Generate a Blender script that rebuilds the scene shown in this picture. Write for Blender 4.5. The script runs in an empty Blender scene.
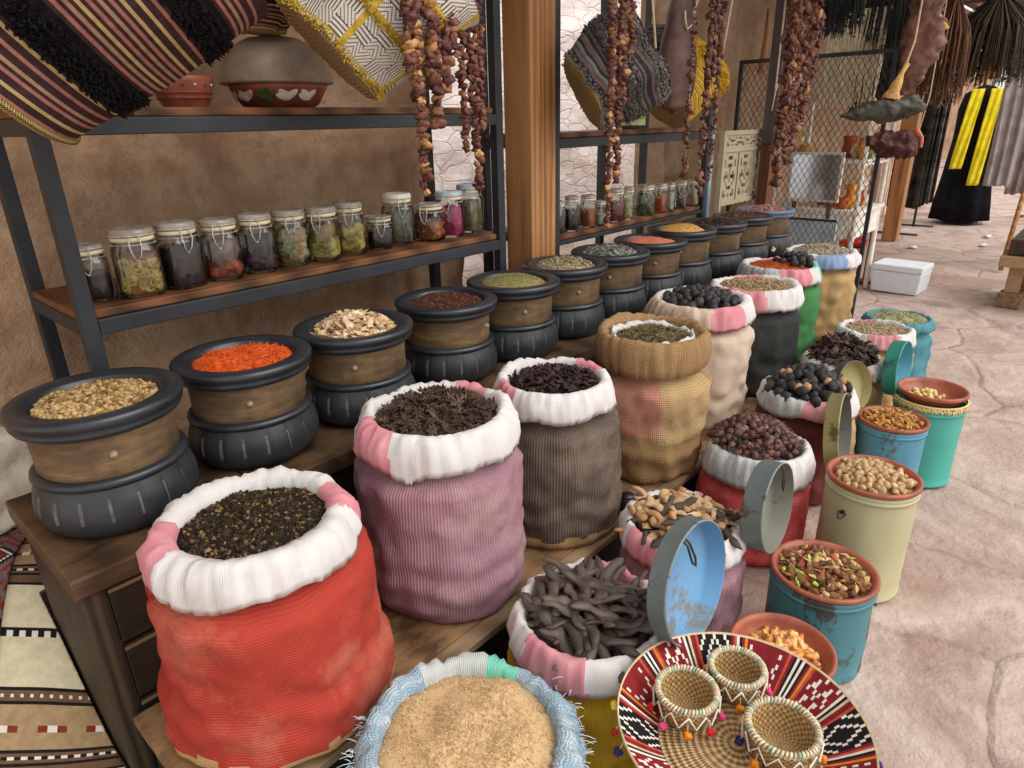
import bpy, math, random
from mathutils import Vector, Matrix, noise
R = random.Random(11)
C = bpy.context.scene.collection
PI = math.pi
SC = bpy.context.scene

# ------------------------------------------------------------------ camera
FPX, PITCH, ROLL, AZ, CH = 661.2, math.radians(21.46), math.radians(-1.37), math.radians(42.41), 1.5
FV = Vector((math.cos(AZ)*math.cos(PITCH), math.sin(AZ)*math.cos(PITCH), -math.sin(PITCH)))
_r0 = Vector((math.sin(AZ), -math.cos(AZ), 0)); _u0 = _r0.cross(FV)
RV = _r0*math.cos(ROLL) + _u0*math.sin(ROLL)
UV_ = -_r0*math.sin(ROLL) + _u0*math.cos(ROLL)
EYE = Vector((0, 0, CH))
cam = bpy.data.cameras.new('camera'); camo = bpy.data.objects.new('camera', cam); C.objects.link(camo)
cam.sensor_fit = 'HORIZONTAL'; cam.sensor_width = 36; cam.lens = FPX/1024*36; cam.clip_start = .02; cam.clip_end = 200
m = Matrix((RV, UV_, -FV)).transposed().to_4x4(); m.translation = EYE; camo.matrix_world = m
SC.camera = camo

# survey helpers: turn a sight line into a point of the real place
def sight(x, y): return FV + RV*((x-512)/FPX) - UV_*((y-384)/FPX)
def onz(x, y, z): d = sight(x, y); return EYE + d*((z-CH)/d.z)
def ony(x, y, Y): d = sight(x, y); return EYE + d*(Y/d.y)
def onx(x, y, X): d = sight(x, y); return EYE + d*(X/d.x)
def depth(p): return (Vector(p)-EYE).dot(FV)
def proj(p):
    d = Vector(p)-EYE; z = d.dot(FV)
    return 512+FPX*d.dot(RV)/z, 384-FPX*d.dot(UV_)/z
def va(phi): return math.radians(-47.6-phi)      # 0 = image right, 90 = towards the viewer

# ------------------------------------------------------------------ object helpers
def tag(o, label=None, cat=None, group=None, kind=None):
    if label: o['label'] = label
    if cat: o['category'] = cat
    if group: o['group'] = group
    if kind: o['kind'] = kind
    return o
def thing(name, label, cat, loc=(0, 0, 0), rz=0, group=None):
    o = bpy.data.objects.new(name, None); C.objects.link(o); o.empty_display_size = .05
    o.location = loc; o.rotation_euler = (0, 0, rz)
    return tag(o, label, cat, group)
def dup(o, loc=None, rot=None, label=None, group=None, parent=None):
    c = o.copy(); C.objects.link(c)
    if parent: c.parent = parent
    for ch in list(o.children): dup(ch, parent=c)
    if loc is not None: c.location = loc
    if rot is not None: c.rotation_euler = rot
    if label: c['label'] = label
    if group: c['group'] = group
    return c

class MB:
    def __init__(s): s.v = []; s.f = []; s.uv = []; s.mi = []; s.sm = []
    def add(s, vs, fs, mi=0, uvs=None, smooth=True):
        b = len(s.v); s.v.extend([tuple(p) for p in vs])
        for i, f in enumerate(fs):
            s.f.append([b+k for k in f]); s.mi.append(mi if isinstance(mi, int) else mi[i]); s.sm.append(smooth)
            s.uv.append(uvs[i] if uvs else None)
        return s
    def box(s, c, d, rot=None, mi=0):
        hx, hy, hz = d[0]/2, d[1]/2, d[2]/2
        vs = [Vector((x*hx, y*hy, z*hz)) for x in (-1, 1) for y in (-1, 1) for z in (-1, 1)]
        if rot is not None: vs = [rot @ p for p in vs]
        vs = [p+Vector(c) for p in vs]
        return s.add(vs, [(0, 1, 3, 2), (4, 6, 7, 5), (0, 4, 5, 1), (2, 3, 7, 6), (0, 2, 6, 4), (1, 5, 7, 3)], mi, smooth=False)
    def bb(s, x0, x1, y0, y1, z0, z1, mi=0):
        return s.box(((x0+x1)/2, (y0+y1)/2, (z0+z1)/2), (x1-x0, y1-y0, z1-z0), None, mi)
    def tube(s, pts, rad, n=8, mi=0, cap=True, flat=1.0, up=None):
        pts = [Vector(p) for p in pts]; k = len(pts)
        if not isinstance(rad, (list, tuple)): rad = [rad]*k
        vs = []; prev = None
        for i, p in enumerate(pts):
            t = (pts[min(i+1, k-1)]-pts[max(i-1, 0)]).normalized()
            if prev is None:
                a = Vector(up) if up else (Vector((0, 0, 1)) if abs(t.z) < .9 else Vector((1, 0, 0)))
            else: a = prev
            if abs(a.normalized().dot(t)) > .98: a = Vector((1, 0, 0)) if abs(t.x) < .9 else Vector((0, 1, 0))
            a = (a-t*a.dot(t)).normalized(); b = t.cross(a); prev = a
            for j in range(n):
                q = 2*PI*j/n; vs.append(p+a*(math.cos(q)*rad[i]*flat)+b*(math.sin(q)*rad[i]))
        fs = []
        for i in range(k-1):
            for j in range(n):
                j2 = (j+1) % n; fs.append((i*n+j, i*n+j2, (i+1)*n+j2, (i+1)*n+j))
        if cap: fs.append(tuple(reversed(range(n)))); fs.append(tuple((k-1)*n+j for j in range(n)))
        return s.add(vs, fs, mi)
    def lathe(s, prof, n=48, c=(0, 0, 0), fn=None, mi=0, mfn=None, sup=2.0, rot=None, a0=0.0):
        """prof: (r, z) from start to end; fn(theta, i, r, z) -> (r, z); sup: superellipse power; mfn(j, i) -> material slot"""
        k = len(prof); vs = []; uvl = [0]
        for i in range(1, k): uvl.append(uvl[-1]+math.hypot(prof[i][0]-prof[i-1][0], prof[i][1]-prof[i-1][1]))
        rm = max(p[0] for p in prof)
        for i, (r, z) in enumerate(prof):
            for j in range(n):
                t = 2*PI*j/n+a0; rr, zz = (r, z) if fn is None else fn(t, i, r, z)
                ct, st = math.cos(t), math.sin(t)
                if sup != 2.0:
                    q = (abs(ct)**sup+abs(st)**sup)**(-1/sup); rr *= q
                p = Vector((rr*ct, rr*st, zz))
                if rot is not None: p = rot @ p
                vs.append(p+Vector(c))
        fs = []; mis = []; uvs = []
        for i in range(k-1):
            for j in range(n):
                j2 = (j+1) % n
                if prof[i][0] < 1e-5: fs.append((i*n+j, (i+1)*n+j2, (i+1)*n+j))
                elif prof[i+1][0] < 1e-5: fs.append((i*n+j, i*n+j2, (i+1)*n+j))
                else: fs.append((i*n+j, i*n+j2, (i+1)*n+j2, (i+1)*n+j))
                u0, u1 = j/n*2*PI*rm, (j+1)/n*2*PI*rm
                q = [(u0, uvl[i]), (u1, uvl[i]), (u1, uvl[i+1]), (u0, uvl[i+1])]
                uvs.append(q if len(fs[-1]) == 4 else [q[0], q[1] if prof[i+1][0] < 1e-5 else q[2], q[3]])
                mis.append(mfn(j, i) if mfn else mi)
        return s.add(vs, fs, mis, uvs)
    def blob(s, c, r, sc=(1, 1, 1), rot=None, mi=0, rough=0, nu=8, nv=6, seed=0):
        vs = []; c = Vector(c)
        for i in range(nv+1):
            ph = PI*i/nv
            for j in range(nu):
                th = 2*PI*j/nu
                d = Vector((math.sin(ph)*math.cos(th), math.sin(ph)*math.sin(th), math.cos(ph)))
                k = 1+rough*noise.noise(d*1.7+Vector((seed*3.1, seed*1.7, seed)))
                p = Vector((d.x*sc[0], d.y*sc[1], d.z*sc[2]))*(r*k)
                if rot is not None: p = rot @ p
                vs.append(p+c)
        fs = []
        for i in range(nv):
            for j in range(nu):
                j2 = (j+1) % nu
                if i == 0: fs.append((j, (i+1)*nu+j, (i+1)*nu+j2))
                elif i == nv-1: fs.append((i*nu+j, (i+1)*nu+j, i*nu+j2))
                else: fs.append((i*nu+j, (i+1)*nu+j, (i+1)*nu+j2, i*nu+j2))
        return s.add(vs, fs, mi)
    def octa(s, c, d, rot, mi=0, jit=0.0, rr=None):
        vs = [Vector((1, 0, 0)), Vector((-1, 0, 0)), Vector((0, 1, 0)), Vector((0, -1, 0)), Vector((0, 0, 1)), Vector((0, 0, -1))]
        o = []
        for p in vs:
            q = Vector((p.x*d[0], p.y*d[1], p.z*d[2]))
            if jit: q = q*(1+rr.uniform(-jit, jit))+Vector((rr.uniform(-jit, jit)*d[0], rr.uniform(-jit, jit)*d[1], rr.uniform(-jit, jit)*d[2]))*.5
            o.append(rot @ q+Vector(c))
        return s.add(o, [(0, 2, 4), (2, 1, 4), (1, 3, 4), (3, 0, 4), (2, 0, 5), (1, 2, 5), (3, 1, 5), (0, 3, 5)], mi, smooth=False)
    def grid(s, fn, nu, nv, mfn=None, mi=0, thick=0, closed=False):
        vs = [fn(i/nu, j/nv) for j in range(nv+1) for i in range(nu+1)]
        fs = []; mis = []; uvs = []
        for j in range(nv):
            for i in range(nu):
                a = j*(nu+1)+i; fs.append((a, a+1, a+nu+2, a+nu+1)); mis.append(mfn(i, j) if mfn else mi)
                uvs.append([(i/nu, j/nv), ((i+1)/nu, j/nv), ((i+1)/nu, (j+1)/nv), (i/nu, (j+1)/nv)])
        return s.add(vs, fs, mis, uvs)
    def build(s, name, mats, parent=None, loc=None, rot=None):
        me = bpy.data.meshes.new(name); me.from_pydata(s.v, [], s.f)
        for mt in (mats if isinstance(mats, (list, tuple)) else [mats]): me.materials.append(mt)
        me.polygons.foreach_set('material_index', s.mi); me.polygons.foreach_set('use_smooth', s.sm)
        if any(u is not None for u in s.uv):
            ul = me.uv_layers.new(name='UVMap'); flat = []
            for u, f in zip(s.uv, s.f):
                if u is None: flat.extend([0.0, 0.0]*len(f))
                else:
                    for q in u: flat.extend(q)
            ul.data.foreach_set('uv', flat)
        me.validate(); me.update()
        o = bpy.data.objects.new(name, me); C.objects.link(o)
        if parent: o.parent = parent
        if loc is not None: o.location = loc
        if rot is not None: o.rotation_euler = rot
        return o
def bevel(o, w=.004, seg=2):
    b = o.modifiers.new('bevel', 'BEVEL'); b.width = w; b.segments = seg; b.limit_method = 'ANGLE'; b.angle_limit = .7; return o
def solid(o, t, off=-1):
    b = o.modifiers.new('solid', 'SOLIDIFY'); b.thickness = t; b.offset = off; return o
def rmat(rr): return Matrix.Rotation(rr.uniform(0, 2*PI), 3, 'Z') @ Matrix.Rotation(rr.uniform(0, PI), 3, 'X') @ Matrix.Rotation(rr.uniform(0, 2*PI), 3, 'Z')
def axrot(d, spin=0):                       # rotation taking +Z to d
    return Vector(d).normalized().to_track_quat('Z', 'Y').to_matrix() @ Matrix.Rotation(spin, 3, 'Z')

# ------------------------------------------------------------------ materials
def lin(c): return tuple(((v/255)/12.92 if v <= 10 else (((v/255)+.055)/1.055)**2.4) for v in c)+(1,)
class NT:
    def __init__(s, name):
        s.m = bpy.data.materials.new(name); s.m.use_nodes = True; s.t = s.m.node_tree; s.n = s.t.nodes; s.n.clear()
        s.out = s.n.new('ShaderNodeOutputMaterial'); s.b = s.n.new('ShaderNodeBsdfPrincipled'); s.l(s.b.outputs[0], s.out.inputs[0])
    def l(s, a, b): s.t.links.new(a, b)
    def node(s, ty, **kw):
        n = s.n.new(ty)
        for k, v in kw.items(): setattr(n, k, v)
        return n
    def coord(s, which='Object', scale=(1, 1, 1)):
        tc = s.node('ShaderNodeTexCoord'); mp = s.node('ShaderNodeMapping'); mp.inputs['Scale'].default_value = scale
        s.l(tc.outputs[which], mp.inputs[0]); return mp.outputs[0]
    def noise(s, vec, scale, detail=4, rough=.6, dist=0):
        n = s.node('ShaderNodeTexNoise'); n.inputs['Scale'].default_value = scale; n.inputs['Detail'].default_value = detail
        n.inputs['Roughness'].default_value = rough; n.inputs['Distortion'].default_value = dist; s.l(vec, n.inputs['Vector']); return n.outputs['Fac']
    def wave(s, vec, scale, dirn='X', dist=0, dscale=1, detail=2):
        n = s.node('ShaderNodeTexWave', bands_direction=dirn); n.inputs['Scale'].default_value = scale; n.inputs['Distortion'].default_value = dist
        n.inputs['Detail Scale'].default_value = dscale; n.inputs['Detail'].default_value = detail; s.l(vec, n.inputs['Vector']); return n.outputs['Fac']
    def voro(s, vec, scale, feature='F1', out='Distance', rnd=1):
        n = s.node('ShaderNodeTexVoronoi', feature=feature); n.inputs['Scale'].default_value = scale; n.inputs['Randomness'].default_value = rnd
        s.l(vec, n.inputs['Vector']); return n.outputs[out]
    def ramp(s, fac, stops, interp='LINEAR'):
        n = s.node('ShaderNodeValToRGB'); n.color_ramp.interpolation = interp; e = n.color_ramp.elements
        while len(e) < len(stops): e.new(.5)
        for el, (p, c) in zip(e, stops):
            el.position = p; el.color = lin(c) if max(c) > 1.0 or len(c) == 3 else c
        s.l(fac, n.inputs[0]); return n.outputs[0]
    def mix(s, fac, a, b, mode='MIX'):
        n = s.node('ShaderNodeMix', data_type='RGBA', blend_type=mode)
        for sock, v in ((0, fac), (6, a), (7, b)):
            if isinstance(v, (int, float)): n.inputs[sock].default_value = v
            elif isinstance(v, tuple): n.inputs[sock].default_value = lin(v)
            else: s.l(v, n.inputs[sock])
        return n.outputs[2]
    def math(s, op, a, b=None):
        n = s.node('ShaderNodeMath', operation=op)
        for i, v in enumerate((a, b)):
            if v is None: continue
            if isinstance(v, (int, float)): n.inputs[i].default_value = v
            else: s.l(v, n.inputs[i])
        return n.outputs[0]
    def color(s, v):
        if isinstance(v, tuple): s.b.inputs['Base Color'].default_value = lin(v)
        else: s.l(v, s.b.inputs['Base Color'])
        return s
    def rough(s, v, spec=.4):
        s.b.inputs['Roughness'].default_value = v; s.b.inputs['Specular IOR Level'].default_value = spec; return s
    def bump(s, h, st=.4, dist=.01):
        n = s.node('ShaderNodeBump'); n.inputs['Strength'].default_value = st; n.inputs['Distance'].default_value = dist
        s.l(h, n.inputs['Height']); s.l(n.outputs[0], s.b.inputs['Normal']); return s

def m_plain(name, c, rough=.6, var=.12, scale=12, bump=.2, bd=.003, spec=.3, metal=0):
    t = NT(name); v = t.coord('Object'); f = t.noise(v, scale, 5)
    lo = tuple(max(0, int(x*(1-var))) for x in c); hi = tuple(min(255, int(x*(1+var))) for x in c)
    t.color(t.ramp(f, [(.3, lo), (.7, hi)])).rough(rough, spec)
    if bump: t.bump(t.noise(v, scale*6, 3), bump, bd)
    t.b.inputs['Metallic'].default_value = metal
    return t.m
def m_island(name, cols, rough=.8, spec=.2, bump=0):
    """grains of one heap: every loose bit its own tone of the given colours"""
    t = NT(name); g = t.node('ShaderNodeNewGeometry'); n = len(cols)
    t.color(t.ramp(g.outputs['Random Per Island'], [(i/max(1, n-1), c) for i, c in enumerate(cols)])).rough(rough, spec)
    if bump: t.bump(t.noise(t.coord('Object'), 350, 2), bump, .002)
    return t.m
def m_piece(name, cols, rough=.7, spec=.25, nscale=60, nmix=.35, dark=(40, 28, 20), bump=.4):
    """single pieces: each object its own tone"""
    t = NT(name); g = t.node('ShaderNodeObjectInfo'); n = len(cols); v = t.coord('Object')
    base = t.ramp(g.outputs['Random'], [(i/max(1, n-1), c) for i, c in enumerate(cols)])
    f = t.noise(v, nscale, 4); k = t.math('MULTIPLY', t.ramp(f, [(.45, (0, 0, 0)), (.7, (255, 255, 255))]), nmix)
    t.color(t.mix(k, base, dark)).rough(rough, spec)
    if bump: t.bump(f, bump, .004)
    return t.m
def m_cloth(name, c, c2=None, rib=39, rib2=60, amt=.25, wear=None, wamt=.6, wscale=5, bump=.5, bd=.003, rough=.9, axis='X'):
    """woven cloth over UVs in metres"""
    t = NT(name); uv = t.coord('UV'); ob = t.coord('Object')
    c2 = c2 or tuple(int(x*.55) for x in c)
    w1 = t.wave(uv, rib, 'X', 1.2, 8); w2 = t.wave(uv, rib2, 'Y', 1.2, 8)
    w = t.math('MULTIPLY', w1, w2) if axis == 'XY' else (w1 if axis == 'X' else w2)
    wv = t.math('ADD', t.math('MULTIPLY', w, .7), t.math('MULTIPLY', t.noise(uv, 90, 3), .5))
    col = t.mix(t.math('MULTIPLY', t.math('SUBTRACT', 1.0, wv), amt*2), c, c2)
    if wear:
        k = t.ramp(t.noise(ob, wscale, 6, .7), [(.48, (0, 0, 0)), (.72, (255, 255, 255))])
        col = t.mix(t.math('MULTIPLY', k, wamt), col, wear)
    t.color(col).rough(rough, .1).bump(t.math('ADD', wv, t.math('MULTIPLY', t.noise(ob, 14, 4), 1.2)), bump, bd)
    return t.m
def m_wood(name, c1, c2, scale=(1, 1, 1), rough=.6, dist=3, rs=9, bump=.25, spec=.3, worn=None):
    t = NT(name); v = t.coord('Object', scale)
    n1 = t.noise(v, 3, 6, .65, .4); w = t.wave(v, rs, 'X', dist, 2, 3)
    f = t.math('ADD', t.math('MULTIPLY', n1, .6), t.math('MULTIPLY', w, .4))
    col = t.ramp(f, [(.25, c1), (.75, c2)])
    if worn: col = t.mix(t.math('MULTIPLY', t.ramp(t.noise(t.coord('Object'), 5, 6, .7), [(.5, (0, 0, 0)), (.7, (255, 255, 255))]), .6), col, worn)
    t.color(col).rough(rough, spec).bump(t.math('ADD', f, t.noise(v, 30, 3)), bump, .004)
    return t.m
def m_glass(name, tint=(235, 240, 238)):
    t = NT(name); t.n.remove(t.b)
    tr = t.node('ShaderNodeBsdfTransparent'); tr.inputs[0].default_value = lin(tint)
    gl = t.node('ShaderNodeBsdfGlossy'); gl.inputs['Roughness'].default_value = .06
    lw = t.node('ShaderNodeFresnel'); lw.inputs[0].default_value = 1.5
    mx = t.node('ShaderNodeMixShader'); t.l(t.math('ADD', t.math('MULTIPLY', lw.outputs[0], .9), .03), mx.inputs[0]); t.l(tr.outputs[0], mx.inputs[1]); t.l(gl.outputs[0], mx.inputs[2]); t.l(mx.outputs[0], t.out.inputs[0])
    return t.m

M = {}
M['steel'] = m_plain('black_steel', (44, 46, 50), .5, .2, 8, .15, .002, .4)
M['shelf_wood'] = m_wood('shelf_wood', (66, 40, 24), (134, 88, 54), (.6, 7, 7), .55, 2, 3)
M['post_wood'] = m_wood('post_wood', (136, 90, 54), (192, 140, 92), (5, 5, .3), .55, 6, 1.7, .15, .25, worn=(160, 110, 70))
M['post_dark'] = m_wood('post_dark', (70, 42, 28), (120, 78, 52), (6, 6, .4), .6, 2, 2.2)
M['bench'] = m_wood('bench_wood', (44, 32, 22), (92, 68, 46), (.8, 6, 6), .5, 2.5, 2.5, .3, .35, worn=(120, 94, 66))
M['bench_side'] = m_wood('bench_side', (34, 27, 21), (74, 60, 46), (5, 5, .6), .6, 2, 2.5, .3, .3)
M['drawer'] = m_wood('drawer_wood', (30, 24, 18), (58, 46, 34), (.8, 5, 5), .6, 2, 2.5, .3, .3)
M['step'] = m_wood('step_wood', (74, 54, 36), (146, 112, 78), (.8, 6, 6), .55, 2.5, 2.5, .3, .3, worn=(168, 136, 100))
M['step_edge'] = m_wood('step_edge', (110, 88, 66), (160, 134, 104), (.8, 6, 6), .6, 2, 2.5)
M['pot_black'] = m_plain('pot_black', (40, 42, 45), .42, .28, 7, .25, .003, .5)
M['pot_rim'] = m_plain('pot_rim', (40, 43, 48), .34, .25, 9, .15, .002, .55)
t = NT('pot_band'); v = t.coord('Object', (1, 1, 7)); n1 = t.noise(v, 5, 6, .7); n2 = t.noise(t.coord('Object'), 4.5, 4)
t.color(t.mix(t.ramp(n2, [(.42, (0, 0, 0)), (.68, (255, 255, 255))]), t.ramp(n1, [(.3, (84, 66, 50)), (.55, (128, 102, 72)), (.75, (170, 140, 98))]), (62, 50, 40))).rough(.55, .3).bump(n1, .3, .004); M['pot_band'] = t.m
M['pot_scratch'] = m_plain('pot_scratch', (84, 84, 82), .7, .3, 40, .2, .002, .2)
M['stud'] = m_plain('stud', (150, 130, 110), .4, .2, 30, .1, .001, .5)
M['white_cloth'] = m_cloth('white_cloth', (214, 210, 208), (196, 190, 187), 90, 110, .08, (192, 180, 172), .45, 9, .22, .004)
M['pink_cloth'] = m_cloth('pink_cloth', (210, 140, 148), (196, 122, 132), 90, 110, .08, (232, 190, 190), .4, 9, .22, .004)
M['green_cloth'] = m_cloth('mint_cloth', (128, 210, 186), (90, 170, 150), 60, 80, .16, None, .3, 9, .5, .006)
M['bluewhite'] = m_cloth('pale_blue_cloth', (176, 200, 214), (120, 150, 170), 50, 50, .3, (236, 238, 238), .9, 16, .8, .008, axis='XY')
M['blue_cloth'] = m_cloth('blue_cloth', (150, 170, 206), (120, 140, 180), 60, 80, .16, None, .3, 9, .5, .006)
M['grey_cloth'] = m_cloth('grey_cloth', (196, 200, 198), (150, 156, 154), 60, 80, .2, (222, 222, 220), .5, 9, .5, .006)
M['red_sack'] = m_cloth('red_sackcloth', (172, 64, 52), (138, 50, 42), 70, 52, .16, (192, 120, 98), .85, 4, .5, .003, axis='Y')
M['purple_sack'] = m_cloth('purple_sackcloth', (168, 128, 138), (116, 84, 94), 39, 60, .42, (186, 152, 148), .7, 6, .6)
M['brown_sack'] = m_cloth('brown_sackcloth', (108, 94, 84), (66, 56, 50), 34, 60, .5, (146, 130, 112), .55, 6, .6)
M['burlap'] = m_cloth('burlap', (182, 148, 106), (124, 94, 62), 42, 42, .45, (166, 134, 98), .6, 6, .7, .004, axis='XY')
M['burlap_pink'] = m_cloth('burlap_pink', (198, 142, 120), (160, 106, 88), 42, 42, .45, None, .6, 6, .7, .004, axis='XY')
M['burlap_pale'] = m_cloth('burlap_pale', (206, 178, 134), (150, 120, 80), 42, 42, .5, None, .6, 6, .7, .004, axis='XY')
M['beige_sack'] = m_cloth('beige_sackcloth', (206, 184, 164), (174, 150, 130), 50, 50, .25, (220, 200, 186), .5, 6, .4, axis='XY')
M['black_sack'] = m_cloth('charcoal_sackcloth', (64, 64, 62), (40, 40, 40), 50, 50, .3, (86, 84, 80), .5, 8, .4, axis='XY')
M['green_sack'] = m_cloth('green_sackcloth', (78, 132, 82), (54, 102, 60), 50, 50, .2, None, .5, 8, .4)
M['tan_sack'] = m_cloth('tan_sackcloth', (190, 156, 110), (154, 122, 80), 50, 50, .25, (176, 150, 118), .5, 6, .4, axis='XY')
M['yellow_sack'] = m_cloth('yellow_sackcloth', (190, 152, 40), (140, 108, 22), 50, 50, .25, (206, 176, 80), .4, 6, .4)
M['turq_sack'] = m_cloth('turquoise_sackcloth', (96, 152, 162), (62, 116, 128), 60, 60, .25, (52, 110, 118), .5, 6, .4, axis='XY')
M['coral_sack'] = m_cloth('coral_sackcloth', (212, 98, 96), (176, 62, 62), 28, 36, .5, (234, 140, 134), .5, 7, .7, axis='XY')
M['shaded_sack'] = m_cloth('shaded_sackcloth', (112, 60, 56), (80, 40, 38), 50, 50, .3, None, .5, 6, .4)  # dark side of the tan lime sack: maroon shadow painted as cloth colour
M['lightblue_sack'] = m_cloth('light_blue_sackcloth', (110, 176, 206), (80, 140, 176), 40, 40, .4, (220, 226, 226), .6, 12, .5, axis='XY')
M['terracotta'] = m_plain('terracotta', (150, 82, 60), .42, .18, 14, .15, .002, .45)
M['terracotta_dark'] = m_plain('terracotta_dark', (120, 66, 48), .4, .2, 14, .15, .002, .45)
M['glass'] = m_glass('clear_glass'); M['gasket'] = m_plain('pale_gasket', (226, 214, 178), .5, .05, 20, 0)
M['lid_glass'] = m_plain('greyed_glass_lid', (150, 140, 128), .2, .2, 30, .1, .002, .6)
M['wire'] = m_plain('clasp_wire', (206, 202, 196), .35, .08, 30, 0, metal=.3)
M['dark_wire'] = m_plain('dark_wire', (60, 58, 56), .4, .1, 30, 0, metal=.4)
M['string'] = m_plain('pale_string', (206, 186, 158), .8, .1, 60, 0)

def m_tin(name, c, chip, amt=.6, scale=7):
    amt = amt-.04
    t = NT(name); v = t.coord('Object', (1, 1, .7)); f = t.noise(v, scale, 8, .72); g = t.noise(v, scale*.5, 4)
    col = t.mix(t.ramp(f, [(amt, (0, 0, 0)), (amt+.05, (255, 255, 255))]), t.ramp(g, [(.3, tuple(int(x*.85) for x in c)), (.7, c)]), chip)
    t.color(col).rough(.45, .4).bump(f, .15, .002); return t.m
M['tin_cream'] = m_tin('cream_tin_paint', (200, 194, 154), (140, 124, 86), .64, 4)
M['tin_teal'] = m_tin('worn_teal_paint', (82, 142, 154), (66, 70, 66), .53, 6)
M['tin_blue'] = m_tin('worn_light_blue_paint', (94, 160, 186), (84, 92, 84), .6, 7)
M['tin_turq'] = m_tin('turquoise_paint', (80, 182, 168), (120, 110, 84), .6, 5)
M['tin_dark'] = m_tin('dark_tin', (70, 66, 58), (100, 90, 74), .6, 6)
M['lid_blue'] = m_tin('lid_sky_blue', (112, 164, 206), (120, 120, 116), .6, 2.2)
M['lid_grey'] = m_tin('lid_grey_metal', (128, 128, 114), (84, 92, 88), .6, 9)
M['lid_greyblue'] = m_tin('lid_grey_blue', (126, 140, 140), (84, 84, 76), .6, 10)
M['lid_olive'] = m_tin('lid_olive', (170, 160, 106), (100, 92, 60), .6, 6)
M['lid_darkgrey'] = m_tin('lid_dark_grey', (96, 98, 92), (70, 66, 58), .6, 8)
M['lid_teal'] = m_tin('lid_teal', (66, 168, 150), (60, 90, 88), .6, 6)
M['lid_cyan'] = m_tin('lid_cyan', (100, 180, 200), (54, 90, 100), .6, 9)
M['fringe'] = m_island('fringe_yellow', [(206, 184, 110), (230, 214, 160), (160, 130, 70)])
# the shell
def earth(k):
  global t, v, a, b, c
  q = lambda c_: tuple(min(255, int(x*k)) for x in c_)
  t = NT('earth_plaster')
  v = t.coord('Object'); a = t.noise(v, 2.2, 8, .65, .4); b = t.noise(v, 9, 6, .7); c = t.voro(v, 5, 'DISTANCE_TO_EDGE')
  t.color(t.mix(t.ramp(b, [(.4, (0, 0, 0)), (.75, (255, 255, 255))]), t.ramp(a, [(.28, q((150, 118, 94))), (.5, q((186, 156, 128))), (.72, q((206, 180, 152)))]), q((152, 118, 92)))).rough(.95, .1).bump(t.math('ADD', t.math('MULTIPLY', a, 2.0), b), .8, .03); return t.m
M['earth'] = earth(.92); M['earth_pale'] = earth(1.14)
t = NT('white_stone'); v = t.coord('Object', (.8, 1, 1.6)); wv = t.node('ShaderNodeMix', data_type='VECTOR')
wv.inputs[0].default_value = .16; t.l(v, wv.inputs[4]); nn = t.node('ShaderNodeTexNoise'); nn.inputs['Scale'].default_value = 3; nn.inputs['Detail'].default_value = 4; t.l(v, nn.inputs['Vector']); t.l(nn.outputs['Color'], wv.inputs[5])
e = t.voro(wv.outputs[1], 5.4, 'DISTANCE_TO_EDGE'); f = t.noise(v, 7, 6, .7)
joint = t.ramp(e, [(.0, (0, 0, 0)), (.05, (255, 255, 255))])
t.color(t.mix(joint, (230, 213, 207), t.ramp(f, [(.3, (236, 222, 218)), (.7, (250, 246, 244))]))).rough(.9, .1).bump(t.math('ADD', t.math('MULTIPLY', joint, .45), f), .6, .04); M['stone'] = t.m
t = NT('stone_floor'); v = t.coord('Object'); a = t.noise(v, .9, 8, .62, 1.2); b = t.noise(v, 5, 8, .62, .25); d = t.noise(v, 28, 4, .6)
wv = t.node('ShaderNodeMix', data_type='VECTOR'); wv.inputs[0].default_value = .22; t.l(v, wv.inputs[4]); nn = t.node('ShaderNodeTexNoise'); nn.inputs['Scale'].default_value = 1.6; nn.inputs['Detail'].default_value = 5; t.l(v, nn.inputs['Vector']); t.l(nn.outputs['Color'], wv.inputs[5])
e = t.voro(wv.outputs[1], 1.5, 'DISTANCE_TO_EDGE'); crack = t.ramp(e, [(0, (0, 0, 0)), (.025, (255, 255, 255))])
base = t.ramp(a, [(.3, (130, 102, 90)), (.43, (174, 149, 137)), (.57, (205, 185, 174)), (.72, (156, 130, 120))])
base = t.mix(t.ramp(b, [(.35, (150, 150, 150)), (.7, (0, 0, 0))]), base, (140, 110, 98))
base = t.mix(t.math('MULTIPLY', t.math('SUBTRACT', 1.0, crack), .22), base, (110, 82, 72))
t.color(base).rough(.75, .25).bump(t.math('ADD', t.math('ADD', t.math('MULTIPLY', b, 1.6), t.math('MULTIPLY', d, .3)), t.math('MULTIPLY', crack, .35)), .75, .03); M['floor'] = t.m
M['thatch'] = m_wood('ceiling_cane', (92, 66, 42), (150, 116, 76), (1, 14, 14), .9, 1, 3)
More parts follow.
